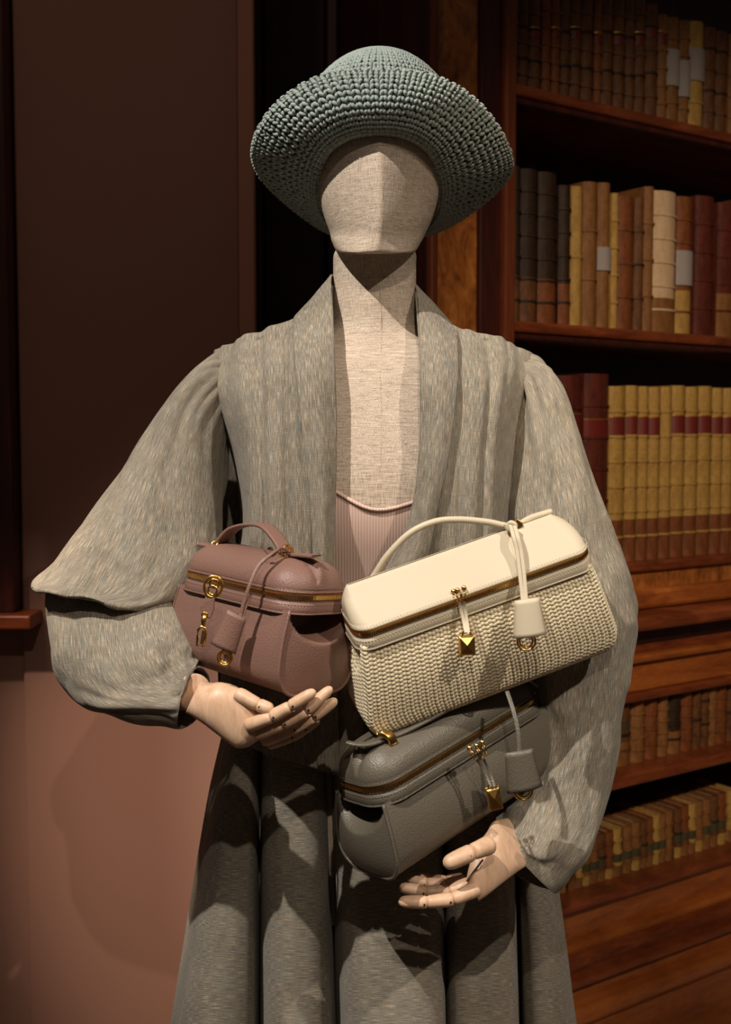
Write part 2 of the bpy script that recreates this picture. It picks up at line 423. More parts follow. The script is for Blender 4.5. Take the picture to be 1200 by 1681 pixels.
bar('base_bead', T0, T1, zg(1552, OFL + .07), zg(1540, OFL + .07), -0.36, OFL + .07, 'mahogany', 0.005)
bar('base_panel', T0, T1, zg(1588, OFL + .06), zg(1550, OFL + .06), -0.36, OFL + .06, 'panel_wood', 0.004)
bar('base_bead', T0, T1, zg(1612, OFL + .09), zg(1586, OFL + .09), -0.36, OFL + .09, 'panel_wood', 0.01)
bar('plinth', T0, T1, 0.0, zg(1606, OFL + .08), -0.36, OFL + .08, 'panel_wood', 0.004)
bar('case_end', tt(838) - 0.13, T0, 0, zg(1003, 0.10), -0.36, 0.05, 'mahogany', 0.004)
bar('upper_shadow_board', T0, T1, z1 + 0.62, z1 + 0.64, -0.36, 0.0, 'mahogany', 0.004)
# ------------------------------------------------------------------ books
BOOKM = {}
def bookmat(key, c1, c2):
    t = NT('leather_binding_' + key); v = t.coord('Object', (60, 60, 20)); n = t.noise(v, 1.0, 4, 0.6)
    n2 = t.noise(t.coord('Object'), 160, 3)
    col = t.ramp(n, [(0.3, c1), (0.7, c2)]); col = t.mix(0.3, col, t.ramp(n2, [(0.35, c1), (0.65, c2)]))
    t.bump(n2, 0.3, 0.001); BOOKM[key] = t.out(col, 0.62, 0, 0.35)
bookmat('brown', rgb(70, 40, 20), rgb(126, 80, 42)); bookmat('dark', rgb(26, 16, 10), rgb(64, 42, 24))
bookmat('tan', rgb(108, 68, 32), rgb(152, 104, 56)); bookmat('ochre', rgb(150, 112, 52), rgb(196, 158, 84))
bookmat('red', rgb(64, 24, 16), rgb(108, 44, 28)); bookmat('cream', rgb(196, 164, 128), rgb(222, 192, 158))
bookmat('rust', rgb(96, 48, 20), rgb(140, 80, 38))
M['red_label'] = m_plain('red_title_leather', rgb(104, 30, 22), 0.5); M['green_label'] = m_plain('green_title_leather', rgb(66, 62, 38), 0.5)
M['gilt'] = m_plain('gilt_line', rgb(190, 140, 60), 0.35, 0.7)
DARKB = m_plain('band_shadow', rgb(40, 26, 16), 0.7)
ORD = ['first', 'second', 'third', 'fourth', 'fifth', 'sixth', 'seventh', 'eighth', 'ninth', 'tenth', 'eleventh', 'twelfth', 'thirteenth', 'fourteenth',
       'fifteenth', 'sixteenth', 'seventeenth', 'eighteenth', 'nineteenth', 'twentieth', 'twenty-first', 'twenty-second', 'twenty-third', 'twenty-fourth',
       'twenty-fifth', 'twenty-sixth', 'twenty-seventh', 'twenty-eighth', 'twenty-ninth', 'thirtieth', 'thirty-first', 'thirty-second']
CN = {'brown': 'brown leather', 'dark': 'dark brown leather', 'tan': 'tan leather', 'ochre': 'ochre yellow', 'red': 'dark red leather',
      'cream': 'pale cream vellum', 'rust': 'rust brown'}
def book(t0, t1, z0, z1, off, depth, col, label, group, bands=4, red=None, tag=None, lowc=None, lean=0.0, green=None):
    w = (t1 - t0) * 0.97; h = z1 - z0; tc = (t0 + t1) / 2
    loc = B0 + e * tc + nrm * off; loc.z = z0
    r = thing('book', label, 'book', loc, (0, lean, math.atan2(e.y, e.x)), group)
    arc = min(0.011, w * 0.32)
    cb = 0.0018
    # cover: rounded spine plus two boards as one profile extruded in height
    sp = [(-w / 2 + w * k / 8, arc - arc * math.sin(math.pi * k / 8) ** 0.8) for k in range(9)]
    def prof(grow=0.0):
        out = [(-w / 2 - grow, depth)] + [(x * (1 + 2 * grow / w), y - grow) for x, y in sp] + [(w / 2 + grow, depth)]
        inn = [(w / 2 - cb, depth), (w / 2 - cb, arc + 0.003), (-w / 2 + cb, arc + 0.003), (-w / 2 + cb, depth)]
        return out + inn
    def ext(pr, a, b):
        n = len(pr); V = [(x, y, a) for x, y in pr] + [(x, y, b) for x, y in pr]
        Fc = [(i, (i + 1) % n, (i + 1) % n + n, i + n) for i in range(n)]
        return V, Fc, n
    V, Fc, n = ext(prof(), 0, h)
    m_ = n - 4      # outline has m_ outer points and four inner ones: close the ends by strips
    for s in (0, n):
        Fc.append(tuple(s + k for k in (1, 2, 3, 4, 5, 6, 7, 8, 9)))
        Fc.append((s + 0, s + 1, s + n - 2, s + n - 1)); Fc.append((s + m_ - 1, s + m_ - 2, s + m_ + 1, s + m_))
        Fc.append((s + 1, s + 9, s + m_ + 1, s + n - 2))
    obj('cover', V, Fc, BOOKM[col], r, world=False, smooth=False)
    g = box_geo((0, (depth + arc) / 2, h / 2 - 0.001), (w - 2 * cb, depth - arc - 0.008, h - 0.008))
    obj('page_block', g[0], g[1], M['pages'], r, world=False, smooth=False)
    def spine_strip(name, a, b, grow, mat):
        pr = [(x * (1 + 2 * grow / w), y - grow) for x, y in sp]; k = len(pr)
        V = [(x, y, a) for x, y in pr] + [(x, y, b) for x, y in pr] + [(x, y + grow + .0005, a) for x, y in pr] + [(x, y + grow + .0005, b) for x, y in pr]
        Fq = [(i, i + 1, i + 1 + k, i + k) for i in range(k - 1)] + [(i, i + 2 * k, i + 1 + 2 * k, i + 1) for i in range(k - 1)] + [(i + k, i + 1 + k, i + 1 + 3 * k, i + 3 * k) for i in range(k - 1)]
        return obj(name, V, Fq, mat, r, world=False, smooth=False)
    for k in range(bands):
        zc = h * (k + 1) / (bands + 1)
        spine_strip('raised_band', zc - 0.0022, zc + 0.0022, 0.0022, BOOKM['dark' if (col in ('brown', 'dark') and k % 2) else col])
    if red: spine_strip('title_label', h * red[0], h * red[1], 0.0009, M['red_label'])
    if green: spine_strip('title_label', h * green[0], h * green[1], 0.0009, M['green_label'])
    if tag: spine_strip('paper_tag', h * tag[0], h * tag[1], 0.003, M['tag'])
    if lowc: spine_strip('lower_spine_color_and_shade', h * lowc[0], h * lowc[1], 0.0005, BOOKM[lowc[2]])  # second colour at the spine foot; on the third row it paints shade
    if red and not tag:
        spine_strip('gilt_line', h * red[1], h * red[1] + 0.002, 0.0012, M['gilt'])
    return r
def row(specs, ox, oy, sc, zbase, off, where, depth, group, side='left end'):
    for i, s in enumerate(specs):
        x0, x1, ty, col = s[:4]; kw = s[4] if len(s) > 4 else {}
        p0 = ox + x0 / sc; p1 = ox + x1 / sc
        t0 = hit(p0, 700, off)[0]; t1 = hit(p1, 700, off)[0]
        top = zz((p0 + p1) / 2, oy + ty / sc, off)
        extra = kw.pop('x', '')
        d = kw.pop('d', depth)
        lab = f"{CN[col]} book{(' ' + extra) if extra else ''}, {ORD[i]} from left in {where}"
        book(t0, t1, zbase, max(top, zbase + 0.05), off, d, col, lab, group, **kw)
r1 = []
ed = [52, 96, 150, 214, 262, 309, 360, 418, 479, 520, 583, 640, 690, 743]
cc = ['brown', 'brown', 'brown', 'rust', 'rust', 'brown', 'brown', 'brown', 'rust', 'brown', 'brown', 'brown', 'brown']
for i in range(13):
    r1.append((ed[i], ed[i + 1] - 4, -45 + (i % 3) * 14, cc[i], dict(bands=5, red=(.58, .68) if i % 2 == 0 else None)))
r1 += [(746, 805, 8, 'brown', dict(bands=4, red=(.70, .80))), (806, 852, 65, 'tan', dict(bands=5, red=(.72, .84), x='with red label')),
       (852, 914, 80, 'tan', dict(bands=4, tag=(.36, .70), x='with tall grey tag')), (916, 966, 95, 'tan', dict(bands=5, tag=(.28, .62), x='with lower grey tag')),
       (968, 1042, 100, 'ochre', dict(bands=3, tag=(.45, .75), x='with wide grey tag')), (1045, 1103, 130, 'brown', dict(bands=4)),
       (1105, 1158, 150, 'brown', dict(bands=4)), (1172, 1230, 165, 'tan', dict(bands=4)), (1232, 1290, 175, 'brown', dict(bands=4))]
row(r1, 820, 0, 3.158, z1, -0.025, 'the top book row', 0.16, 'old books on the top shelf')
r2 = [(58, 112, 100, 'dark', dict(bands=6, lowc=(0, .3, 'brown'))), (118, 204, 115, 'dark', dict(bands=6, lowc=(0, .3, 'brown'))), (208, 302, 132, 'dark', dict(bands=6, lowc=(0, .3, 'rust'))),
      (312, 372, 200, 'dark', dict(bands=5, lowc=(0, .3, 'rust'))), (376, 432, 205, 'ochre', dict(bands=1)), (438, 510, 182, 'tan', dict(bands=2)),
      (514, 576, 186, 'tan', dict(bands=0, tag=(.40, .56), x='with a small grey tag')), (578, 612, 240, 'ochre', dict(bands=4)), (615, 698, 256, 'rust', dict(bands=3)),
      (700, 746, 262, 'brown', dict(bands=3)), (748, 797, 206, 'tan', dict(bands=3)), (800, 916, 230, 'cream', dict(bands=5, lowc=(0, .25, 'tan'))),
      (919, 998, 258, 'rust', dict(bands=5, lowc=(0, .33, 'ochre'), tag=(.36, .61), x='with a wide grey tag')), (1015, 1112, 255, 'red', dict(bands=4)),
      (1130, 1225, 290, 'red', dict(bands=4, lowc=(0, .33, 'tan'))), (1230, 1300, 270, 'brown', dict(bands=4))]
row(r2, 820, 240, 3.158, z2, -0.025, 'the second book row', 0.17, 'old books on the second shelf')
r3 = [(-40, 50, 95, 'dark', dict(bands=4)), (52, 144, 98, 'dark', dict(bands=4)), (148, 298, 100, 'red', dict(bands=5, red=(.70, .80))), (314, 468, 88, 'red', dict(bands=5, red=(.66, .76)))]
ed = [470, 572, 648, 712, 786, 856, 940, 1020, 1104, 1170, 1232, 1290]
tops = [165, 158, 160, 170, 165, 160, 165, 165, 172, 172, 172]
for i in range(11):
    r3.append((ed[i] + 2, ed[i + 1] - 2, tops[i] + (i * 3) % 7, 'ochre', dict(bands=6, red=None if i in (4,) else (.725, .825), lowc=(0, .24, 'rust'))))  # rust spine feet are shadow painted onto the ochre books
row(r3, 880, 590, 3.75, z3, -0.02, 'the third book row', 0.16, 'old books on the third shelf')
ed = [230, 330, 440, 514, 632, 722, 800, 862, 945, 1015, 1065, 1112, 1160, 1230, 1290]
cc = ['tan', 'tan', 'ochre', 'brown', 'tan', 'rust', 'tan', 'dark', 'rust', 'brown', 'brown', 'tan', 'rust', 'brown']
r4 = []
for i in range(14):
    xm = (ed[i] + ed[i + 1]) / 2
    r4.append((ed[i] + 2, ed[i + 1] - 2, 985 - (xm - 440) * 0.19, cc[i], dict(bands=3 if i % 2 else 4, lowc=(0, .38, 'tan') if i in (7, 3) else None, green=(.6, .78) if i == 3 else None)))
row(r4, 880, 900, 3.75, z4, OFL - 0.05, 'the fourth book row', 0.16, 'old books on the fourth shelf')
r5 = []; x = -60; i = 0
while x < 1260 and i < 30:
    wdt = 38 + (i * 17) % 16
    r5.append((x, x + wdt - 1, 452 - (x + wdt / 2 - 410) * 0.335 + (i * 5) % 9, ['tan', 'rust', 'tan', 'brown', 'ochre'][(i * 3) % 5], dict(bands=3, green=(.30, .52) if i % 4 else None, lowc=(0, .26, 'tan' if i % 3 else 'ochre'))))
    x += wdt + (14 if i % 7 == 6 else 0); i += 1
row(r5, 880, 1250, 3.75, z5, OFL - 0.04, 'the lowest book row', 0.11, 'small old books on the lowest shelf')
# ================================================================== MANNEQUIN
YM = 1.53
man = thing('mannequin', 'faceless linen covered mannequin with jointed beech hands standing in front of the bookcase', 'mannequin', (0.02, YM, 0))
def ring_loft(rings, n=64, m=72, top_cap=True, bot_cap=True, ridge=0.0):
    # ring: py, xl, xr, Yc, half depth, exponent
    R = cr(rings, n); G = np.zeros((n, m, 3))
    for i, r in enumerate(R):
        py, xl_, xr_, Yc, hd, ex = r[:6]; rd = r[6] if len(r) > 6 else 0
        a = P(xl_, py, Yc); b = P(xr_, py, Yc); c = (a + b) / 2; hw = (b - a).length / 2
        for j in range(m):
            t = 2 * math.pi * j / m
            s, k = math.sin(t), math.cos(t)          # t=0 front
            x = hw * math.copysign(abs(s) ** ex, s); y = math.copysign(abs(k) ** ex, k)
            if k > 0 and rd: y = (1 - rd) * y + rd * (1 - abs(s)) * 1.15
            G[i, j] = (c.x + x, Yc - hd * y, c.z)
    return G
def loft_obj(name, G, mat, parent, cap0=True, cap1=True, **kw):
    n, m = G.shape[:2]; f = grid_faces(n, m, False, True)
    if cap0: f.append(tuple(range(m))[::-1])
    if cap1: f.append(tuple((n - 1) * m + j for j in range(m)))
    return obj(name, G.reshape(-1, 3), f, mat, parent, uvs=None, **kw)
Gh = ring_loft([(128, 600, 644, 1.525, .03, 1, 0), (138, 570, 675, 1.525, .06, 1, 0), (165, 545, 700, 1.525, .09, 1, 0), (200, 531, 713, 1.52, .100, 1, .0), (245, 524, 720, 1.515, .106, 1, .08), (290, 522, 721, 1.51, .107, 1, .3),
                (325, 524, 719, 1.51, .106, 1, .38), (355, 532, 711, 1.51, .104, 1, .42), (380, 541, 700, 1.51, .100, 1, .42), (394, 544, 693, 1.508, .098, 1, .34), (406, 549, 686, 1.505, .095, 1, .2), (410, 552, 683, 1.505, .092, .95, .12)], 60, 96)
for i_ in range(60):
    Gh[i_, :, 2] -= 0.20 * min(1, i_ / 40) ** 2 * np.maximum(0, 1.505 - Gh[i_, :, 1])
loft_obj('head', Gh, M['linen'], man, label='faceless egg shaped linen head with a centre ridge')
TR = [(404, 556, 676, 1.535, .055, 1), (419, 548, 683, 1.535, .060, 1), (440, 547, 683, 1.535, .059, 1), (500, 547, 684, 1.53, .058, 1), (540, 540, 692, 1.53, .060, 1), (575, 500, 740, 1.53, .070, .85), (605, 430, 800, 1.53, .085, .75),
      (660, 400, 835, 1.53, .102, .75), (730, 400, 832, 1.53, .118, .7), (800, 408, 820, 1.53, .126, .7), (860, 420, 800, 1.53, .120, .7), (960, 435, 780, 1.535, .095, .75), (1060, 440, 775, 1.54, .085, .8),
      (1180, 420, 790, 1.55, .08, .8), (1330, 410, 800, 1.56, .08, .8), (1480, 430, 790, 1.56, .08, .8)]
Gt = ring_loft(TR, 110, 96)
loft_obj('body', Gt, M['linen'], man)
# centre seam
sp = []
for py in range(470, 860, 12):
    i = min(range(110), key=lambda k: abs(Gt[k, 0, 2] - P(616, py, YM - .1).z))
    sp.append((Gt[i, 0, 0] + 0.006, Gt[i, 1, 1] - 0.0002, Gt[i, 0, 2]))
tube('seam', [tuple(q) for q in cr(sp[::6], 60)], 0.0005, M['linen'], man, 6)
for k, (a, b) in enumerate(((0.0, 0.40),)):
    tube('stand_pole', [(0.02, 1.55, 0.02), (0.02, 1.55, 0.72)], 0.016, M['metal'], man, 20)
g = [(0.02, 1.55, 0.0), (0.02, 1.55, 0.004), (0.02, 1.55, 0.008), (0.02, 1.55, 0.014)]
tube('stand_base', g, [0.17, 0.17, 0.168, 0.15], M['metal'], man, 48)
# ---- jointed hands
def px3(l): return [P(*q) for q in l]
def seg(a, b, ra, rb, flatten=0.92):
    a, b = Vector(a), Vector(b); d = b - a; L = d.length
    ts = [0, .03, .10, .25, .5, .75, .90, .97, 1.0]; k = [.62, .86, .98, 1.03, 1.0, .97, .95, .84, .60]
    return tube_geo([a + d * t for t in ts], [(ra + (rb - ra) * t) * q for t, q in zip(ts, k)], 16, False, True, flatten)
def tip(a, b, ra, rb, flatten=0.92):
    a, b = Vector(a), Vector(b); d = b - a
    ts = [0, .03, .12, .35, .6, .8, .91, .97, 1.0]; k = [.62, .88, 1.0, 1.02, 1.0, .92, .74, .48, .15]
    return tube_geo([a + d * t for t in ts], [(ra + (rb - ra) * t) * q for t, q in zip(ts, k)], 16, False, True, flatten)
def finger(hand, nm, pts, rad, cut=True):
    p = px3(pts)
    for i in range(len(p) - 1):
        a, b = p[i], p[i + 1]
        r0 = rad * (1 - .07 * i); r1 = rad * (1 - .07 * (i + 1))
        g = (tip if i == len(p) - 2 else seg)(a, b + (b - a) * (0 if i == len(p) - 2 else .03), r0, r1)
        obj(nm, g[0], g[1], M['beech'], hand)
        if i:   # dowel pin at joint
            d = (b - a).normalized(); c = a + (b - a) * .12 + Vector((0, -1, 0)) * r0 * .86
            gg = tube_geo([c, c + Vector((0, -.0014, 0))], 0.0013, 8); obj('joint_pin', gg[0], gg[1], M['dot'], hand)
def hand_base(rings, name, label, n=30):
    # ring: centre px,py,Y ; half width vector in px (dx,dy) ; half thickness m
    G = []
    for (cx, cy, Y, hx, hy, hd, ex) in cr(rings, n):
        c = P(cx, cy, Y); a = P(cx + hx, cy + hy, Y) - c
        row_ = []
        for j in range(32):
            t = 2 * math.pi * j / 32; s, k = math.sin(t), math.cos(t)
            s = math.copysign(abs(s) ** ex, s); k = math.copysign(abs(k) ** ex, k)
            row_.append(tuple(c + a * s + Vector((0, -1, 0)) * hd * k))
        G.append(row_)
    return loft_obj(name, np.array(G), M['beech'], man, label=label)
# right hand (left in the picture) under the taupe bag
YH = 1.265
hb = hand_base([(318, 1143, YH + .012, 12, -26, .020, .9), (332, 1149, YH + .006, 14, -27, .021, .9), (350, 1155, YH, 13, -34, .020, .85), (375, 1168, YH - .004, 14, -40, .018, .85), (398, 1185, YH - .006, 16, -38, .017, .8),
                (412, 1203, YH - .004, 22, -24, .016, .8), (424, 1212, YH + .004, 20, -14, .012, .8)], 'hand', None)
g = tube_geo([P(282, 1132, YH + .075), P(302, 1135, YH + .052), P(319, 1137, YH + .030), P(321, 1137, YH + .028)], [.021, .0215, .0215, .019], 28)
obj('forearm', g[0], g[1], M['beech'], man)
finger(hb, 'thumb', [(388, 1138, 1.252), (424, 1157, 1.243), (448, 1166, 1.238)], .0088)
finger(hb, 'finger', [(406, 1192, 1.246), (446, 1177, 1.236), (476, 1160, 1.232), (518, 1134, 1.230)], .0088)
finger(hb, 'finger', [(418, 1206, 1.258), (464, 1189, 1.247), (502, 1168, 1.243), (545, 1128, 1.246)], .0085)
finger(hb, 'finger', [(430, 1216, 1.270), (480, 1198, 1.262), (514, 1178, 1.258), (553, 1148, 1.258)], .0083)
finger(hb, 'finger', [(440, 1222, 1.284), (478, 1210, 1.278), (500, 1198, 1.275), (524, 1180, 1.274)], .0075)
# left hand (right in the picture) under the grey bag
hb = hand_base([(898, 1362, 1.402, 26, 34, .020, .9), (866, 1378, 1.366, 26, 35, .019, .85), (838, 1385, 1.325, 27, 35, .019, .85), (822, 1400, 1.312, 25, 31, .018, .85), (800, 1424, 1.30, 20, 27, .017, .8), (786, 1444, 1.292, 15, 22, .016, .8),
                (776, 1460, 1.288, 10, 17, .013, .8)], 'hand', None)
g = tube_geo([P(950, 1318, 1.44), P(925, 1338, 1.42), P(902, 1358, 1.405)], [.022, .022, .020], 28)
obj('forearm', g[0], g[1], M['beech'], man)
finger(hb, 'thumb', [(806, 1386, 1.275), (777, 1398, 1.258), (728, 1420, 1.250)], .0112)
finger(hb, 'finger', [(786, 1458, 1.270), (744, 1476, 1.262), (702, 1481, 1.260), (654, 1480, 1.262)], .0092)
finger(hb, 'finger', [(774, 1450, 1.29), (738, 1462, 1.285), (700, 1464, 1.283), (655, 1456, 1.285)], .0086)
finger(hb, 'finger', [(766, 1446, 1.312), (732, 1452, 1.31), (700, 1450, 1.31), (668, 1444, 1.312)], .0084)
finger(hb, 'finger', [(760, 1442, 1.332), (732, 1446, 1.332), (706, 1443, 1.333), (684, 1438, 1.335)], .0075)
tube('support_wire', px3([(793, 1411, 1.277), (780, 1428, 1.276), (766, 1447, 1.275)]), 0.0012, M['metal'], hb, 8)
# ================================================================== CAMISOLE
cam_t = thing('camisole', 'pale pink ribbed knit camisole with V neckline showing inside the open jacket', 'top', (0.02, YM, P(620, 1200, YM).z))
tz = Gt[:, 0, 2]
def tor(j, z):   # torso point for column j at height z
    i = int(np.clip(np.searchsorted(-tz, -z), 1, len(tz) - 1)); f = (tz[i - 1] - z) / (tz[i - 1] - tz[i] + 1e-9)
    q = Gt[i - 1, j] * (1 - f) + Gt[i, j] * f
    return q
NC = 96; NR = 50; G = np.zeros((NR, NC, 3))
def cam_top(x):
    d = abs(x - 625); return 842 - min(48, d * 0.52 if x < 625 else d * 0.36)
cx = Gt[60, 0, 0]
for j in range(NC):
    base = tor(j, P(600, 840, 1.41).z)
    pxx = 600 + F * base[0] / base[1]
    ft = math.cos(2 * math.pi * j / NC) > 0
    zt = P(600, cam_top(pxx) if ft else 800, 1.41).z; zb_ = P(600, 1225, 1.42).z
    for i in range(NR):
        z = zt + (zb_ - zt) * i / (NR - 1); q = tor(j, z)
        c = np.array([q[0] - Gt[50, 0, 0], q[1] - 1.53]); c = c / np.linalg.norm(c)
        G[i, j] = (q[0] + c[0] * .003, q[1] + c[1] * .0035, z)
loft_obj('knit_body', G, M['knit'], cam_t, False, False)
tube('neckline_trim', [tuple(q) for q in cr([G[0, j % NC] + np.array([0, -.0015, 0]) for j in range(-20, 21, 4)], 80)], 0.0024, M['knit'], cam_t, 8)
# ================================================================== JACKET
jk = thing('jacket', 'grey green melange linen jacket with wide sleeves worn open on the mannequin', 'jacket', (0.02, YM, P(600, 1240, YM).z))
def surf(name, rows, mat, parent, n=90, m=60, amp=0.003, fu=5, fv=1.5, seed=1.0, solid=0.0016, closed=False, label=None, groove=None):
    R = np.array([[tuple(P(*q)) for q in r] for r in rows])
    G = cr(R, n); G = np.swapaxes(cr(np.swapaxes(G, 0, 1), m, closed), 0, 1)
    if amp: G = folds(G, amp, fu, fv, seed, closed)
    if groove:
        for gc, gd in groove:
            for j in range(m): G[int(n * .06):, j, 1] += gd * math.exp(-((j / m - gc) / .022) ** 2)
    u = grid_uv(G)
    return obj(name, G.reshape(-1, 3), grid_faces(n, m, False, closed), mat, parent, uvs=u, solid=solid, label=label), G
# front panels: columns from the front edge out to the side, then to the back
surf('front_panel', [
    [(547, 470, 1.50), (520, 492, 1.505), (488, 522, 1.51), (430, 545, 1.515), (385, 560, 1.525), (352, 578, 1.55), (352, 590, 1.60)],
    [(547, 530, 1.455), (515, 545, 1.462), (480, 560, 1.47), (428, 580, 1.475), (380, 595, 1.49), (348, 610, 1.545), (352, 610, 1.60)],
    [(546, 620, 1.415), (515, 622, 1.408), (478, 625, 1.408), (430, 630, 1.418), (380, 640, 1.455), (348, 650, 1.53), (352, 650, 1.60)],
    [(546, 740, 1.395), (515, 740, 1.385), (478, 740, 1.385), (432, 745, 1.392), (404, 750, 1.43), (386, 760, 1.52), (386, 760, 1.60)],
    [(546, 860, 1.39), (518, 860, 1.382), (480, 860, 1.382), (436, 860, 1.386), (410, 865, 1.42), (398, 870, 1.52), (398, 870, 1.60)],
    [(548, 1000, 1.40), (518, 1000, 1.395), (480, 1000, 1.392), (432, 1000, 1.396), (390, 1000, 1.44), (375, 1000, 1.52), (375, 1000, 1.60)],
    [(554, 1140, 1.405), (520, 1140, 1.40), (480, 1138, 1.40), (432, 1130, 1.404), (388, 1120, 1.44), (366, 1110, 1.52), (366, 1110, 1.60)],
    [(558, 1272, 1.40), (520, 1262, 1.395), (480, 1250, 1.395), (432, 1236, 1.40), (386, 1218, 1.44), (360, 1205, 1.52), (360, 1205, 1.60)]],
    M['fabric'], jk, 110, 110, 0.006, 8, 1.0, 3.0, groove=[(.50, .005), (.36, .003)])
surf('front_panel', [
    [(683, 478, 1.50), (712, 508, 1.505), (745, 535, 1.51), (795, 548, 1.515), (840, 562, 1.525), (880, 585, 1.55), (880, 600, 1.60)],
    [(686, 530, 1.455), (715, 545, 1.462), (750, 560, 1.47), (800, 580, 1.475), (845, 595, 1.49), (884, 620, 1.545), (884, 620, 1.60)],
    [(690, 620, 1.415), (720, 622, 1.408), (755, 625, 1.408), (805, 630, 1.418), (840, 640, 1.455), (870, 650, 1.53), (870, 650, 1.60)],
    [(688, 740, 1.395), (715, 740, 1.385), (750, 740, 1.385), (795, 745, 1.392), (828, 750, 1.43), (850, 760, 1.52), (850, 760, 1.60)],
    [(668, 860, 1.39), (700, 860, 1.382), (745, 860, 1.382), (790, 860, 1.386), (828, 865, 1.42), (845, 870, 1.52), (845, 870, 1.60)],
    [(600, 1000, 1.405), (670, 1000, 1.398), (740, 1000, 1.392), (790, 1000, 1.396), (830, 1000, 1.44), (850, 1000, 1.52), (850, 1000, 1.60)],
    [(552, 1140, 1.415), (640, 1140, 1.408), (730, 1138, 1.40), (790, 1130, 1.404), (835, 1120, 1.44), (860, 1110, 1.52), (860, 1110, 1.60)],
    [(545, 1272, 1.415), (630, 1262, 1.41), (720, 1250, 1.405), (790, 1236, 1.41), (845, 1218, 1.44), (866, 1205, 1.52), (866, 1205, 1.60)]],
    M['fabric'], jk, 110, 110, 0.006, 8, 1.0, 9.0, groove=[(.50, .005), (.36, .003)])
surf('back_panel', [
    [(352, 590, 1.60), (430, 560, 1.60), (560, 500, 1.60), (615, 480, 1.61), (670, 500, 1.60), (800, 560, 1.60), (880, 600, 1.60)],
    [(350, 700, 1.60), (430, 690, 1.65), (540, 680, 1.67), (615, 680, 1.67), (690, 680, 1.67), (800, 690, 1.65), (880, 700, 1.60)],
    [(360, 1205, 1.60), (430, 1210, 1.65), (540, 1215, 1.67), (615, 1215, 1.67), (690, 1215, 1.67), (800, 1210, 1.65), (866, 1205, 1.60)]],
    M['fabric'], jk, 40, 40, 0.002)
# shawl collar strips standing proud of the panels, meeting behind the neck
def strip(name, rows, seed, amp=.0015, thick=.003):
    R = np.array([[tuple(P(*q)) for q in r] for r in rows]); G = cr(R, 120)
    G = np.swapaxes(cr(np.swapaxes(G, 0, 1), 16), 0, 1); G = folds(G, amp, 1.5, 4, seed)
    return obj(name, G.reshape(-1, 3), grid_faces(120, 16), M['fabric'], jk, uvs=grid_uv(G), solid=thick)
strip('shawl_collar', [
    [(585, 462, 1.605), (570, 480, 1.61), (560, 500, 1.612)],
    [(556, 458, 1.56), (535, 478, 1.58), (520, 500, 1.59)],
    [(544, 456, 1.51), (515, 488, 1.52), (488, 518, 1.53)],
    [(547, 520, 1.452), (514, 535, 1.448), (482, 548, 1.46)],
    [(550, 600, 1.408), (518, 606, 1.394), (486, 610, 1.400)],
    [(552, 700, 1.390), (524, 700, 1.374), (496, 700, 1.378)],
    [(550, 800, 1.383), (530, 800, 1.368), (508, 800, 1.374)],
    [(547, 900, 1.385), (530, 900, 1.370), (514, 900, 1.376)],
    [(548, 1000, 1.39), (532, 1000, 1.380), (516, 1000, 1.386)],
    [(552, 1120, 1.395), (535, 1120, 1.388), (518, 1120, 1.392)],
    [(556, 1268, 1.395), (540, 1265, 1.386), (522, 1260, 1.390)]], 5)
strip('shawl_collar', [
    [(640, 472, 1.605), (655, 490, 1.61), (665, 505, 1.612)],
    [(672, 470, 1.56), (692, 490, 1.58), (706, 506, 1.59)],
    [(684, 472, 1.51), (714, 502, 1.52), (745, 536, 1.53)],
    [(688, 540, 1.448), (720, 552, 1.444), (751, 565, 1.455)],
    [(690, 620, 1.404), (722, 624, 1.390), (750, 640, 1.396)],
    [(690, 720, 1.388), (716, 724, 1.372), (738, 740, 1.376)],
    [(682, 810, 1.380), (702, 818, 1.366), (718, 830, 1.372)],
    [(660, 900, 1.383), (682, 908, 1.370), (700, 916, 1.376)],
    [(600, 1000, 1.395), (624, 1005, 1.386), (648, 1010, 1.390)],
    [(556, 1120, 1.405), (580, 1125, 1.398), (604, 1130, 1.402)],
    [(548, 1268, 1.408), (570, 1265, 1.40), (592, 1260, 1.404)]], 8)
def sleeve(name, rings, seed, n=150, m=96, amp=.004, fu=1.6, fv=5, cuts=None, label=None, shear=0, fshear=0):
    R = cr(rings, n); G = np.zeros((n, m, 3))
    for i, r in enumerate(R):
        ax, ay, aY, bx, by, bY, hd = r[:7]
        A = P(ax, ay, aY); B = P(bx, by, bY); c = (A + B) / 2; h = (A - B) / 2
        t = Vector((-h.z, 0, h.x)).normalized()
        dv = Vector((0, -1, 0)) - h.normalized() * Vector((0, -1, 0)).dot(h.normalized()); dv.normalize()
        for j in range(m):
            a = 2 * math.pi * j / m
            G[i, j] = c + h * math.cos(a) + dv * hd * math.sin(a)
    if fshear:
        for i in range(int(n * .62), n):
            k = ((i - n * .62) / (n * .38)) ** 1.2
            for j in range(m): G[i, j, 2] += max(0, math.sin(2 * math.pi * j / m)) ** 1.5 * fshear * k
    if shear:
        ax_ = Vector(G[-1].mean(0)) - Vector(G[-12].mean(0)); ax_.normalize()
        for i in range(int(n * .8), n):
            k = ((i - n * .8) / (n * .2)) ** 2
            for j in range(m): G[i, j] += np.array(ax_) * max(-.25, -math.sin(2 * math.pi * j / m)) * shear * k
    G = folds(G, amp, fu, fv, seed, True, .10)
    uv = grid_uv(np.concatenate([G, G[:, :1]], 1)); uv = uv.reshape(n, m + 1, 2)
    G2 = np.concatenate([G, G[:, :1]], 1)
    return obj(name, G2.reshape(-1, 3), grid_faces(n, m + 1), M['fabric'], jk, uvs=uv.reshape(-1, 2), solid=.0018, label=label), G
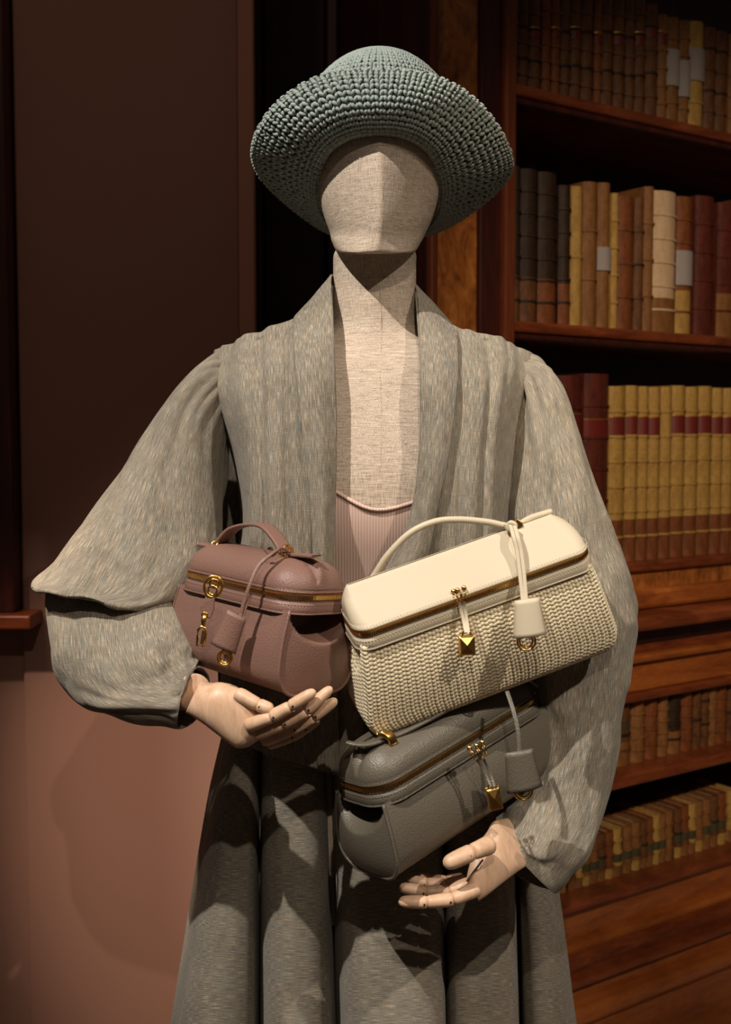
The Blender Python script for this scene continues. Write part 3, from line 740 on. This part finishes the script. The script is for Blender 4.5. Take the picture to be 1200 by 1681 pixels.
# rings: A (outer) x,y,Y ; B (inner) x,y,Y ; half depth
sleeve('upper_sleeve', [
    (390, 592, 1.55, 396, 630, 1.54, .008), (357, 588, 1.545, 372, 660, 1.51, .030), (312, 640, 1.53, 356, 720, 1.485, .062), (256, 720, 1.52, 350, 800, 1.465, .070), (200, 802, 1.50, 350, 868, 1.445, .074),
    (142, 878, 1.48, 346, 925, 1.42, .078), (100, 926, 1.465, 322, 975, 1.405, .082), (78, 956, 1.455, 286, 996, 1.395, .088), (76, 970, 1.45, 276, 1010, 1.395, .088), (92, 966, 1.45, 268, 998, 1.41, .074), (116, 948, 1.45, 268, 972, 1.42, .056)], 4.0, amp=.008, fu=1.5, fv=3.2, fshear=.052)
sleeve('lower_sleeve', [
    (112, 925, 1.455, 300, 935, 1.42, .046), (86, 952, 1.45, 296, 975, 1.40, .056), (79, 985, 1.44, 300, 1008, 1.378, .062), (94, 1048, 1.42, 305, 1035, 1.358, .068), (112, 1108, 1.40, 312, 1062, 1.34, .066),
    (142, 1150, 1.375, 318, 1080, 1.33, .060), (200, 1166, 1.345, 322, 1090, 1.32, .054), (262, 1182, 1.325, 322, 1094, 1.315, .048), (303, 1194, 1.315, 318, 1096, 1.310, .044)], 14.0, amp=.008, fu=1.6, fv=3.5, shear=.022)
sleeve('upper_sleeve', [
    (838, 592, 1.55, 832, 630, 1.54, .008), (880, 596, 1.545, 856, 660, 1.51, .030), (900, 645, 1.53, 848, 720, 1.485, .062), (922, 706, 1.52, 842, 790, 1.465, .070), (948, 780, 1.51, 838, 850, 1.45, .074),
    (982, 860, 1.495, 838, 910, 1.44, .078), (1012, 925, 1.485, 842, 985, 1.435, .08), (1034, 985, 1.475, 850, 1050, 1.43, .078), (1028, 1040, 1.47, 868, 1105, 1.43, .074), (1018, 1110, 1.46, 874, 1170, 1.425, .070), (1006, 1180, 1.45, 868, 1225, 1.415, .068),
    (995, 1260, 1.435, 850, 1290, 1.40, .064), (982, 1325, 1.415, 834, 1335, 1.375, .058), (956, 1388, 1.39, 824, 1362, 1.355, .052), (930, 1428, 1.38, 818, 1370, 1.345, .047), (902, 1460, 1.37, 814, 1374, 1.338, .044)], 24.0, 190, amp=.008, fu=1.5, fv=6, label=None, shear=.03)
# ================================================================== SKIRT
sk = thing('skirt', 'long flared grey green melange skirt with deep folds below the jacket', 'skirt', (0.02, YM, 0.06))
top = [(370, 1.60), (372, 1.55), (376, 1.50), (388, 1.465), (408, 1.46), (424, 1.475), (428, 1.54), (432, 1.475), (452, 1.445), (490, 1.435), (516, 1.44), (530, 1.465), (534, 1.53), (542, 1.47), (575, 1.435), (640, 1.425), (695, 1.435), (720, 1.46), (724, 1.52), (730, 1.465),
       (755, 1.445), (800, 1.452), (832, 1.48), (840, 1.56), (846, 1.51), (858, 1.515), (872, 1.54), (872, 1.60)]
bot = [(288, 1.66), (284, 1.58), (294, 1.50), (332, 1.43), (392, 1.43), (418, 1.475), (425, 1.62), (432, 1.47), (458, 1.405), (500, 1.40), (535, 1.42), (550, 1.48), (549, 1.60), (558, 1.46), (588, 1.375), (650, 1.36), (712, 1.38), (730, 1.43), (728, 1.55), (738, 1.44),
       (762, 1.41), (825, 1.43), (850, 1.48), (854, 1.64), (864, 1.53), (900, 1.51), (934, 1.56), (938, 1.66)]
rows = []
for v in [0, .12, .25, .5, .75, 1.0, 1.3, 1.9, 2.4]:
    y = 1205 + (1690 - 1205) * v
    k = v ** 0.9 if v < 1 else v
    r = []
    for (xt, Yt), (xb_, Yb) in zip(top, bot):
        Y = Yt + (Yb - Yt) * k; x = xt + (xb_ - xt) * k
        r.append(tuple(P(x, y, Y)))
    # close round the back
    a, b = Vector(r[-1]), Vector(r[0])
    for t in (0.15, .35, .5, .65, .85):
        q = a.lerp(b, t); q.y += 0.22 * math.sin(math.pi * t) * (0.5 + 0.5 * min(k, 1.3)); r.append(tuple(q))
    rows.append(r)
R = np.array(rows)
G = cr(R, 90); G = np.swapaxes(cr(np.swapaxes(G, 0, 1), 420, True), 0, 1)
G[:, :, 2] = np.maximum(G[:, :, 2], 0.06)
G = folds(G, 0.002, 5, 2, 3, True)
G2 = np.concatenate([G, G[:, :1]], 1)
obj('skirt_cloth', G2.reshape(-1, 3), grid_faces(90, 421), M['fabric'], sk, uvs=grid_uv(G2)[:, ::-1], solid=.0016)
# ================================================================== HAT
ht = thing('crochet_hat', 'sage green crocheted hat with wide turned up brim on the mannequin head', 'hat', tuple(P(622, 330, 1.55)))
rim = [(622, 120, 1.400), (715, 130, 1.41), (785, 172, 1.45), (831, 236, 1.52), (835, 288, 1.58), (772, 348, 1.64), (700, 384, 1.67), (622, 392, 1.68), (545, 382, 1.67), (474, 335, 1.64), (424, 282, 1.58), (417, 232, 1.52), (456, 172, 1.45), (530, 128, 1.41)]
inn = [(622, 216, 1.422), (668, 222, 1.43), (706, 247, 1.455), (723, 290, 1.50), (724, 330, 1.55), (713, 362, 1.60), (690, 382, 1.63), (622, 390, 1.64), (553, 382, 1.63), (534, 362, 1.60), (521, 330, 1.55), (520, 290, 1.50), (538, 247, 1.455), (576, 222, 1.43)]
RIM = np.array([tuple(P(*q)) for q in rim]); INN = np.array([tuple(P(*q)) for q in inn])
K = 14
rim = [(x, y, Y - .012 * (1 + math.cos(2 * math.pi * k / 14))) for k, (x, y, Y) in enumerate(rim)]
inn = [(x, y, Y - .012 * (1 + math.cos(2 * math.pi * k / 14))) for k, (x, y, Y) in enumerate(inn)]
RIM = np.array([tuple(P(*q)) for q in rim]); INN = np.array([tuple(P(*q)) for q in inn])
cen = np.array(tuple(P(622, 260, 1.53)))
inner_back = INN + np.array([0, .03, 0]) + (INN - INN.mean(0)) * -0.02 + np.array([0, 0, .012])
def bl(t, b):
    q = INN * (1 - t) + RIM * t
    d = INN - INN.mean(0); up = np.array([0, -1.0, -0.15]); up = up / np.linalg.norm(up)
    w = np.array([0.55 + 0.45 * math.cos(2 * math.pi * k / K) for k in range(K)])[:, None]
    return q + up * b * (0.12 + 0.88 * w ** 1.5)
rows = [inner_back, INN + np.array([0, .006, .001]), bl(.07, .008), bl(.22, .015), bl(.45, .019), bl(.7, .015), bl(.9, .006), RIM]
Gb = cr(np.array(rows), 70)
Gb = np.swapaxes(cr(np.swapaxes(Gb, 0, 1), 196, True), 0, 1)
outer = []
cz = lambda y: P(622, y, 1.545).z
def crow(y, r, tilt=0.10):
    o_ = []
    for k in range(K):
        a = 2 * math.pi * k / K
        X = P(622, y, 1.545).x + r * math.sin(a); Y = 1.545 - r * .98 * math.cos(a)
        o_.append((X, Y, cz(y) + tilt * r * math.cos(a)))
    return np.array(o_)
crown = [(crow(215, .096)), (crow(180, .092)), (crow(152, .083)), (crow(130, .069)), (crow(112, .052)), (crow(100, .034)), (crow(94, .016)), (crow(92, .001))]
rimb = RIM * 1.0 + np.array([0, .006, .004])
join = rimb * .35 + crown[0] * .65
Go = cr(np.array([RIM, rimb, join] + crown), 90); Go = np.swapaxes(cr(np.swapaxes(Go, 0, 1), 196, True), 0, 1)
f1 = grid_faces(70, 196, False, True); f2 = [tuple(i + 70 * 196 for i in q) for q in grid_faces(90, 196, False, True)]
obj('knitted_ground', np.concatenate([Gb.reshape(-1, 3), Go.reshape(-1, 3)]), f1 + f2, M['yarn_base'], ht)
# orientation: make normals point away from hat body
def orient(G, closed, ref):
    N = grid_normals(G, closed); c = G.reshape(-1, 3) - ref
    return (N.reshape(-1, 3) * c).sum(1).mean() > 0
Gq = Gb[8:]
s = Gq if grid_normals(Gq, True)[:, :30].mean((0, 1))[1] < 0 else Gq[:, ::-1]
V, Fc = strands(s, 74, 15, .0026, True, spread=.50, vlen=.66, lift=1.2, mid=.03)
obj('brim_stitches', V, Fc, M['yarn'], ht, kind='stuff')
Gc = Go[8:86]
if grid_normals(Gc, True)[:, :30].mean((0, 1))[1] > 0: Gc = Gc[:, ::-1]; kf = lambda u, v: np.cos(2 * math.pi * u) > -.5
else: kf = lambda u, v: np.cos(2 * math.pi * u) > -.5
V, Fc = strands(Gc, 58, 26, .0025, True, keep=kf, spread=.50, vlen=.66, lift=1.2, mid=.03)
obj('crown_stitches', V, Fc, M['yarn'], ht, kind='stuff')
# ================================================================== HANDBAGS
def make_bag(name, label, loc, eul, L, Wd, Hh, mat, lidh, btop=(.46, .42), bulge=.045, gusset=.0, woven=False, lidtop=(.80, .30), rc=.035, ext=(), base_bottom=1.0, lid_shift=0.0):
    t = thing(name, label, 'handbag', loc, tuple(math.radians(a) for a in eul))
    t['group'] = 'handbags held by the mannequin'
    mt = M[mat]
    def a_(z):  # half length
        f = z / Hh; return L * (0.5 * base_bottom - (0.5 * base_bottom - btop[0]) * f ** (1.0 if woven else 1.6))
    rb = .026 if not woven else .02
    def b_(z):
        f = z / Hh; b = Wd * (0.5 - (0.5 - btop[1]) * f ** 1.6)
        b += .004 * math.sin(math.pi * min(1, f))
        if z < rb: b = b - rb + math.sqrt(max(0, rb * rb - (rb - z) ** 2))
        return b
    zs_ = [0] + [rb * (1 - math.cos(math.pi / 2 * k / 6)) for k in range(1, 7)] + [rb + (Hh - rb) * k / 16 for k in range(1, 17)]
    front = [(-b_(z), z) for z in zs_][::-1]; back = [(b_(z), z) for z in zs_]
    bot = [(-b_(0) + 2 * b_(0) * k / 6, 0) for k in range(1, 6)]
    U = front + bot + back
    def endx(z):      # rounding of lower corners in x for the woven bag
        a = a_(z)
        if woven and z < .035: a -= .022 * (1 - z / .035) ** 2
        return a
    NX = 40; G = np.zeros((len(U), NX, 3))
    for i, (y, z) in enumerate(U):
        for j in range(NX):
            s_ = -1 + 2 * j / (NX - 1)
            sag = .0035 * (1 - s_ * s_) * math.sin(math.pi * min(1, z / Hh))
            G[i, j] = (s_ * endx(z), y + (math.copysign(sag, y)), z)
    obj('body', G.reshape(-1, 3), grid_faces(len(U), NX), M['weave_base'] if woven else mt, t, world=False, flip=True)
    # end panels
    ends = []
    for sgn in (-1, 1):
        NY = 26; E = np.zeros((len(zs_) + 14, NY, 3)); zz2 = np.linspace(0, Hh, len(zs_) + 14)
        for i, z in enumerate(zz2):
            for j in range(NY):
                w_ = -1 + 2 * j / (NY - 1); y = w_ * b_(z)
                f = z / Hh
                d = bulge * L * (1 - w_ ** 2) * math.sin(math.pi * min(1, f * 1.05)) ** .6 if 0 < f < .95 else 0
                fe = .60 + .36 * abs(w_) ** 2.2; q_ = min(1, max(0, (f - fe) / .13)); d -= gusset * q_ * q_ * (3 - 2 * q_) * (1 - abs(w_) ** 6)
                E[i, j] = (sgn * (endx(z) + d), y, z)
        ends.append(E)
        obj('end_panel', E.reshape(-1, 3), grid_faces(len(zz2), NY), M['weave_base'] if woven else mt, t, world=False)
        if not woven:
            tube('piping', [(sgn * (endx(z) + .0004), y * 1.0, z) for y, z in U], .0021, mt, t, 8, world=False)
    if woven:
        def fix(Gx, want):
            N = grid_normals(Gx); mid = N[len(Gx) // 3, Gx.shape[1] // 2]
            return Gx if np.dot(mid, want) > 0 else Gx[:, ::-1]
        V, Fc = strands(fix(G, np.array([0, -1, 0])), 32, 66, .0030, False, prof=(.5, 1, 1.05, 1, .5), spread=.50, vlen=.66, lift=.7, thick=.6, jm=.012, mid=0.0, stag=.13)
        obj('woven_strips', V, Fc, M['weave'], t, world=False, kind='stuff')
        for sgn, E in zip((-1, 1), ends):
            V, Fc = strands(fix(E, np.array([sgn, 0, 0])), 7, 26, .0029, False, prof=(.5, 1, 1.05, 1, .5), spread=.50, vlen=.66, lift=.7, thick=.6, jm=.012, mid=0.0, stag=.13)
            obj('woven_strips', V, Fc, M['weave'], t, world=False, kind='stuff')
    # band, zipper, lid: rounded rectangle plan
    def plan(a, b, r, z, n=14):
        r = min(r, a * .98, b * .98); pts = []
        for cx_, cy_, a0 in ((a - r, b - r, 0), (-a + r, b - r, 90), (-a + r, -b + r, 180), (a - r, -b + r, 270)):
            for k in range(n):
                th = math.radians(a0 + 90 * k / (n - 1)); pts.append((cx_ + r * math.cos(th), cy_ + r * math.sin(th), z))
        # insert straight samples
        out = []
        for i in range(len(pts)):
            p, q = pts[i], pts[(i + 1) % len(pts)]; out.append(p)
            dd = math.hypot(q[0] - p[0], q[1] - p[1])
            if (i + 1) % n == 0:
                for k in range(1, 24): f = k / 24; out.append((p[0] + (q[0] - p[0]) * f, p[1] + (q[1] - p[1]) * f, z))
        return out
    A, B = L * btop[0] + .004, Wd * btop[1] + .004
    def ringset(nm, levels, m_, cap=True, fn=None, lab=None):
        G = np.array([plan(*lv) for lv in levels])
        if fn: G = fn(G)
        n, m = G.shape[:2]; f = grid_faces(n, m, False, True)
        f.append(tuple(range(m))); f.append(tuple((n - 1) * m + j for j in range(m))[::-1])
        return obj(nm, G.reshape(-1, 3), f, m_, t, world=False, flip=True, label=lab)
    z0 = Hh - .004
    ringset('lower_band', [(A - .003, B - .003, rc, z0 - .001), (A + .001, B + .001, rc, z0), (A + .002, B + .002, rc, z0 + .002), (A + .0015, B + .0015, rc, z0 + .006), (A + .001, B + .001, rc, z0 + .012), (A - .0005, B - .0005, rc, z0 + .0128)], mt)
    ringset('band_piping', [(A + .001, B + .001, rc, z0 - .0012), (A + .0032, B + .0032, rc, z0 - .0006), (A + .0036, B + .0036, rc, z0 + .0006), (A + .001, B + .001, rc, z0 + .0016)], mt)
    ringset('zipper_tape', [(A - .0008, B - .0008, rc, z0 + .0125), (A - .0004, B - .0004, rc, z0 + .0235)], mt)
    zp = plan(A - .0004, B - .0004, rc, z0 + .018)
    # teeth
    path = [Vector(q) for q in zp]; per = sum((path[(i + 1) % len(path)] - path[i]).length for i in range(len(path)))
    step = .0022; teeth = []; acc = 0; i = 0
    dist = 0
    for i in range(len(path)):
        p, q = path[i], path[(i + 1) % len(path)]; ll = (q - p).length
        while acc <= dist + ll and ll > 0:
            f = (acc - dist) / ll; c = p.lerp(q, f); d = (q - p).normalized(); nn = Vector((d.y, -d.x, 0))
            R3 = Matrix((d, nn, Vector((0, 0, 1)))).transposed()
            teeth.append(box_geo(c + nn * .0008, (.0015, .0026, .0044), R3)); acc += step
        dist += ll
    V, Fc = merge(teeth); obj('zipper_teeth', V, Fc, M['gold'], t, world=False, smooth=False, kind='stuff')
    zl = z0 + .0225; la, lb = lidtop
    lv = [(A - .003, B - .003, rc, zl - .001), (A + .0008, B + .0008, rc, zl), (A + .0012, B + .0012, rc, zl + .0015), (A - .0005, B - .0005, rc, zl + .003)]
    for f in [k / 22 for k in range(2, 23)]:
        if woven: g_ = f ; ga = f ** 3
        else: g_ = 1 - math.sqrt(1 - min(.999, f) ** 2 * .98) ; ga = g_
        aa = A * (1 - (1 - la) * ga) ; bb = B * (1 - (1 - lb) * g_)
        lv.append((aa, bb, rc * (1 - g_ * .6), zl + .003 + (lidh - .003) * f))
    lv.append((aa * .99, bb * .45, .003, zl + lidh + .0008)); lv.append((aa * .98, .0004, .0002, zl + lidh + .001))
    def lid_fn(G):
        if woven: G[:, :, 0] = np.where(G[:, :, 0] > 0, G[:, :, 0] * (1 - .10 * np.clip((G[:, :, 2] - zl) / lidh, 0, 1) ** 2), G[:, :, 0])
        z = (G[:, :, 2] - zl) / lidh
        if not woven:      # pinched folds at the two ends
            for sgn in (-1, 1):
                xr_ = np.clip((sgn * G[:, :, 0] / A - .66) / .12, 0, 1); yy = G[:, :, 1] + sgn * -.010 * 0
                wv = np.clip((z - .35) / .3, 0, 1)
                G[:, :, 2] -= .0055 * xr_ * wv * np.exp(-((yy + .010) / .0035) ** 2)
                G[:, :, 2] += .0035 * xr_ * wv * np.exp(-((yy + .003) / .006) ** 2)
                G[:, :, 2] -= .010 * np.clip((sgn * G[:, :, 0] / A - .60) / .4, 0, 1) ** 2 * z
        G[:, :, 1] += lid_shift * np.clip(z, 0, 1)
        return G
    ringset('lid', lv, mt, True, lid_fn)
    # stitching round lid and band
    for zq, gr in ((zl + .0052, .0004 + .0006), (z0 + .0095, .0014)):
        pp = [Vector(q) for q in plan(A + gr, B + gr, rc, zq)]; st = []; acc = 0; dist = 0
        for i in range(len(pp)):
            p, q = pp[i], pp[(i + 1) % len(pp)]; ll = (q - p).length
            while acc <= dist + ll and ll > 0:
                f = (acc - dist) / ll; c = p.lerp(q, f); d = (q - p).normalized(); nn = Vector((d.y, -d.x, 0))
                st.append(box_geo(c, (.0020, .0006, .0005), Matrix((d, nn, Vector((0, 0, 1)))).transposed())); acc += .0036
            dist += ll
        V, Fc = merge(st); obj('stitching', V, Fc, mt, t, world=False, smooth=False, kind='stuff')
    return t, A, B, zl
def ring_obj(name, c, r, tube_r, parent, ax=(0, 1, 0), mat=None, sq=1.0, tiltv=None):
    c = Vector(c); a = Vector(ax).normalized(); u = a.orthogonal().normalized(); v = a.cross(u)
    if tiltv is not None:
        v = Vector(tiltv).normalized(); u = v.cross(a).normalized()
    path = [c + u * math.cos(2 * math.pi * k / 32) * r + v * math.sin(2 * math.pi * k / 32) * r * sq for k in range(32)]
    return tube(name, path, tube_r, mat or M['gold'], parent, 10, True)
def padlock(parent, cx, cy, Y, w, h, ang, shackle=True):
    # small gold lock, pyramid studded front; size in px, ang = lean in the picture
    k = Y / F; R2 = lambda x, y: (cx + x * math.cos(ang) - y * math.sin(ang), cy + x * math.sin(ang) + y * math.cos(ang))
    d = w * k * .38
    c4 = [(-w / 2, -h / 2), (w / 2, -h / 2), (w / 2, h / 2), (-w / 2, h / 2)]
    Fq = [P(*R2(*q), Y) for q in c4]; i4 = [P(*R2(q[0] * .80, q[1] * .82), Y - d * .25) for q in c4]; ctr = P(*R2(0, 0), Y - d * .75)
    bk = [p + Vector((0, d, 0)) for p in Fq]
    V = [tuple(p) for p in Fq + i4 + bk + [ctr]]
    Fc = [(i, (i + 1) % 4, (i + 1) % 4 + 4, i + 4) for i in range(4)] + [(i + 4, (i + 1) % 4 + 4, 12) for i in range(4)] + [(i, i + 8, (i + 1) % 4 + 8, (i + 1) % 4) for i in range(4)] + [(8, 9, 10, 11)]
    o = obj('padlock', V, Fc, M['gold'], parent, smooth=False, bevel=.0004)
    pts = [P(*R2(w * .28 * math.cos(a), -h / 2 - h * .35 * math.sin(a) + 1), Y + d * .4) for a in np.linspace(-.15, math.pi + .15, 12)]
    tube('shackle', pts, w * k * .07, M['gold'], o, 8)
    return o
def sliders(parent, l, Y):
    for (x0, y0, x1, y1) in l:     # open zipper pulls: base knob and loop
        a, b = P(x0, y0, Y), P(x1, y1, Y)
        a = a + (b - a) * .18; g = merge([tube_geo([a + Vector((0, .004, 0)), a], .0028, 10), tube_geo([a, a.lerp(b, .5) + Vector((-.0022, 0, 0)), b, a.lerp(b, .5) + Vector((.0022, 0, 0))], .0009, 8, True)])
        obj('zipper_pull', g[0], g[1], M['gold'], parent)
def bell(parent, poly, Y, th, mat, ringc, rr):
    pts = [P(x, y, Y) for x, y in poly]
    # curved pouch: front surface bows towards viewer
    tl, tr, br, bl_ = pts; N_ = 12; K_ = 10; V = []
    for s_ in (0, 1):
        for i in range(K_):
            f = i / (K_ - 1); l = tl.lerp(bl_, f); r = tr.lerp(br, f)
            for j in range(N_):
                g = j / (N_ - 1); q = l.lerp(r, g); bow = math.sin(math.pi * g) ** .6 * th * (.55 + .45 * f)
                V.append(tuple(q + Vector((0, -bow if s_ == 0 else bow * .6, 0))))
    Fc = grid_faces(K_, N_) + [tuple(i + K_ * N_ for i in q)[::-1] for q in grid_faces(K_, N_)]
    Fc += [(j, j + K_ * N_, j + 1 + K_ * N_, j + 1) for j in range(N_ - 1)]
    o = obj('key_bell', V, Fc, M[mat], parent, solid=.0012)
    c = P(ringc[0], ringc[1], Y - .001)
    ring_obj('key_ring', c, rr * Y / F, .0012, o, (0, 1, 0.1))
    ring_obj('key_ring', c + Vector((0, .002, 0)), rr * .72 * Y / F, .0012, o, (0.1, 1, 0.1))
    return o
# ---- taupe bag
tb, A, B, ZL = make_bag('handbag', 'taupe pink leather handbag with brass zip, smallest of the three held bags', (-.1289, 1.34, 1.0438), (-4.2, 3.4, -44.9), .2026, .1059, .094, 'taupe', .034, btop=(.49, .43),
                     gusset=.045, lidtop=(.86, .22))
def path_px(l, n=40): return [tuple(q) for q in cr([tuple(P(*q)) for q in l], n)]
hp = path_px([(354, 900, 1.392), (366, 886, 1.386), (384, 868, 1.375), (410, 861, 1.358), (436, 864, 1.340), (456, 884, 1.322), (470, 908, 1.306)])
ex = Vector((math.cos(math.radians(-45)), math.sin(math.radians(-45)), 0)); ey = Vector((-ex.y, ex.x, 0))
def ribbon(name, path, w, th, mat, parent, side):
    n = len(path); V = []; side = Vector(side).normalized()
    p = [Vector(q) for q in path]
    for i in range(n):
        t_ = (p[min(i + 1, n - 1)] - p[max(i - 1, 0)]).normalized(); s_ = (side - t_ * side.dot(t_)).normalized(); nn = t_.cross(s_)
        for a, b in ((-1, -1), (-.8, -1.25), (.8, -1.25), (1, -1), (1, 1), (.8, 1.25), (-.8, 1.25), (-1, 1)):
            V.append(tuple(p[i] + s_ * a * w / 2 + nn * b * th / 2))
    f = grid_faces(n, 8, False, True) + [tuple(range(8)), tuple((n - 1) * 8 + k for k in range(7, -1, -1))]
    return obj(name, V, f, mat, parent)
ribbon('handle', hp, .019, .0032, M['taupe'], tb, ey)
for (x, y, Y) in ((356, 898, 1.386), (471, 908, 1.300)):
    ring_obj('handle_ring', P(x, y, Y), .0085, .0016, tb, ex)
    ring_obj('handle_ring', P(x + 4, y + 1, Y - .004), .0078, .0014, tb, ex + Vector((0, .5, 0)))
ribbon('handle_tab', path_px([(468, 911, 1.305), (490, 911, 1.290), (520, 914, 1.268)], 10), .014, .003, M['taupe'], tb, ey)
ribbon('handle_tab', path_px([(330, 893, 1.405), (345, 896, 1.395), (356, 900, 1.388)], 10), .014, .003, M['taupe'], tb, ey)
ribbon('bell_cord', path_px([(462, 900, 1.285), (448, 908, 1.268), (425, 928, 1.258), (410, 960, 1.250), (400, 990, 1.248), (395, 1010, 1.247)], 30), .0038, .0022, M['taupe'], tb, (1, 0, 0))
ribbon('bell_cord', path_px([(474, 905, 1.288), (460, 900, 1.278), (446, 912, 1.272), (436, 903, 1.27), (431, 897, 1.27)], 24), .0035, .002, M['taupe'], tb, (0, 0, 1))
ribbon('bell_cord', path_px([(412, 975, 1.252), (404, 995, 1.249), (400, 1012, 1.248)], 16), .003, .002, M['taupe'], tb, (1, 0, 0))
bell(tb, [(374, 1001), (404, 1016), (386, 1074), (346, 1056)], 1.247, .006, 'taupe', (369, 1080), 12)
# floral brass zipper pull, leather tongue and square key charm
zc_ = (350, 963, 1.262)
o = ring_obj('zipper_pull', P(*zc_), .0095, .0018, tb, (0, 1, 0), sq=1.25, tiltv=(0.25, 0, 1))
ring_obj('pull_petal', P(352, 958, 1.261), .0048, .0014, o, (0, 1, .2)); ring_obj('pull_petal', P(349, 969, 1.261), .0050, .0014, o, (0.2, 1, 0)); ring_obj('pull_petal', P(354, 950, 1.263), .0036, .0014, o)
g = slab_geo([P(338, 978, 1.262), (P(352, 981, 1.260)), P(351, 1000, 1.260), P(345, 1016, 1.260), P(330, 1012, 1.262), P(328, 995, 1.262)], .003)
obj('pull_tongue', g[0], g[1], M['taupe'], tb, smooth=False, bevel=.0008)
o = tube('charm_link', px3([(337, 1008, 1.258), (334, 1018, 1.257), (333, 1028, 1.257)]), [.0022, .0032, .0022], M['gold'], tb, 8)
ring_obj('link_ring', P(336, 1010, 1.256), .003, .001, o)
pl = px3([(325, 1034, 1.256), (331, 1028, 1.256), (337, 1031, 1.256), (338, 1040, 1.256), (334, 1061, 1.256), (323, 1060, 1.256), (324, 1045, 1.256)])
tube('key_charm', pl, .0015, M['gold'], tb, 8, True)
g = slab_geo(px3([(332, 1033, 1.257), (336, 1036, 1.257), (332, 1058, 1.257), (328, 1057, 1.257)]), .003); obj('key_charm_plate', g[0], g[1], M['gold'], tb, smooth=False, bevel=.0004)
# ---- grey bag
gb, A, B, ZL = make_bag('handbag', 'dark grey leather handbag with brass padlock, held below the cream woven bag', (.1157, 1.3581, .8733), (-3.9, -16.2, 38.4), .2866, .1018, .088, 'grey', .036,
                     gusset=.045, lidtop=(.84, .25))
ribbon('handle_tab', path_px([(570, 1219, 1.262), (586, 1222, 1.260), (606, 1221, 1.262), (630, 1213, 1.272)], 16), .013, .003, M['grey'], gb, (-.4, .9, 0))
ribbon('handle', path_px([(634, 1212, 1.272), (660, 1203, 1.280), (700, 1183, 1.292), (750, 1155, 1.31), (800, 1125, 1.335), (850, 1110, 1.36), (880, 1125, 1.385)], 40), .009, .003, M['grey'], gb, (-.4, .9, 0))
ribbon('handle_clasp', path_px([(623, 1206, 1.266), (632, 1204, 1.263), (642, 1211, 1.262), (645, 1220, 1.264)], 12), .010, .0042, M['gold'], gb, (-.8, -.5, 0))
sliders(gb, [(768, 1224, 783, 1250), (780, 1220, 793, 1247), (790, 1215, 799, 1240)], 1.262)
for (x0, x1) in ((783, 806), (794, 812)):
    ribbon('lock_strap', px3([(x0, 1246, 1.262), ((x0 + x1) / 2, 1266, 1.26), (x1, 1291, 1.258)]), .003, .0015, M['grey'], gb, (1, 0, 0))
padlock(gb, 812, 1312, 1.262, 22, 36, -.22)
ribbon('bell_cord', path_px([(832, 1135, 1.30), (842, 1165, 1.285), (850, 1200, 1.275), (852, 1232, 1.27)], 24), .0048, .0024, M['grey'], gb, (1, 0, 0))
bell(gb, [(829, 1237), (874, 1229), (890, 1290), (833, 1303)], 1.262, .008, 'grey', (859, 1299), 15)
# ---- cream bag
cb_, A, B, ZL = make_bag('handbag', 'cream woven leather handbag with thin round handle, tilted above the grey bag', (.1433, 1.348, 1.034), (17.6, -17.6, 12.5), .318, .070, .122, 'cream', .036,
                     btop=(.435, .42), gusset=0.004, bulge=.004, woven=True, lidtop=(.93, .12), rc=.020, base_bottom=1.0, lid_shift=.012)
tube('handle', path_px([(566, 980, 1.335), (582, 970, 1.325), (598, 960, 1.315), (612, 948, 1.31), (636, 912, 1.30), (672, 876, 1.295), (712, 857, 1.295), (752, 853, 1.30), (800, 857, 1.305), (842, 864, 1.31), (872, 850, 1.325), (905, 840, 1.335)], 80), .0038, M['cream'], cb_, 12)
for (x, y, Y) in ((600, 957, 1.310), (851, 860, 1.306)):
    g = slab_geo(px3([(x - 7, y - 4, Y), (x - 2, y - 9, Y), (x + 7, y - 3, Y), (x + 8, y + 4, Y), (x - 1, y + 9, Y), (x - 5, y + 4, Y)]), .010)
    obj('handle_clasp', g[0], g[1], M['gold'], cb_, smooth=False, bevel=.001)
o = tube('cord_knot', path_px([(832, 866, 1.30), (838, 858, 1.297), (846, 862, 1.296), (842, 870, 1.297), (834, 868, 1.298), (830, 860, 1.298)], 30), .0028, M['cream'], cb_, 10)
for d_ in (-3.4, 3.4):
    ribbon('bell_cord', path_px([(841 + d_, 862, 1.297), (846 + d_, 880, 1.283), (852 + d_, 905, 1.278), (857 + d_, 945, 1.270), (861 + d_ * .8, 988, 1.262)], 30), .0042, .0026, M['cream'], cb_, (1, 0, 0))
bell(cb_, [(845, 987), (885, 981), (897, 1041), (843, 1048)], 1.258, .008, 'cream', (864, 1053), 15)
sliders(cb_, [(743, 967, 751, 990), (750, 965, 756, 988), (762, 961, 760, 986)], 1.262)
for (x0, x1) in ((753, 765), (761, 769)):
    ribbon('lock_strap', px3([(x0, 988, 1.260), ((x0 + x1) / 2, 1010, 1.258), (x1, 1038, 1.256)]), .0035, .0015, M['cream'], cb_, (1, 0, 0))
padlock(cb_, 767, 1060, 1.254, 26, 32, -.05)
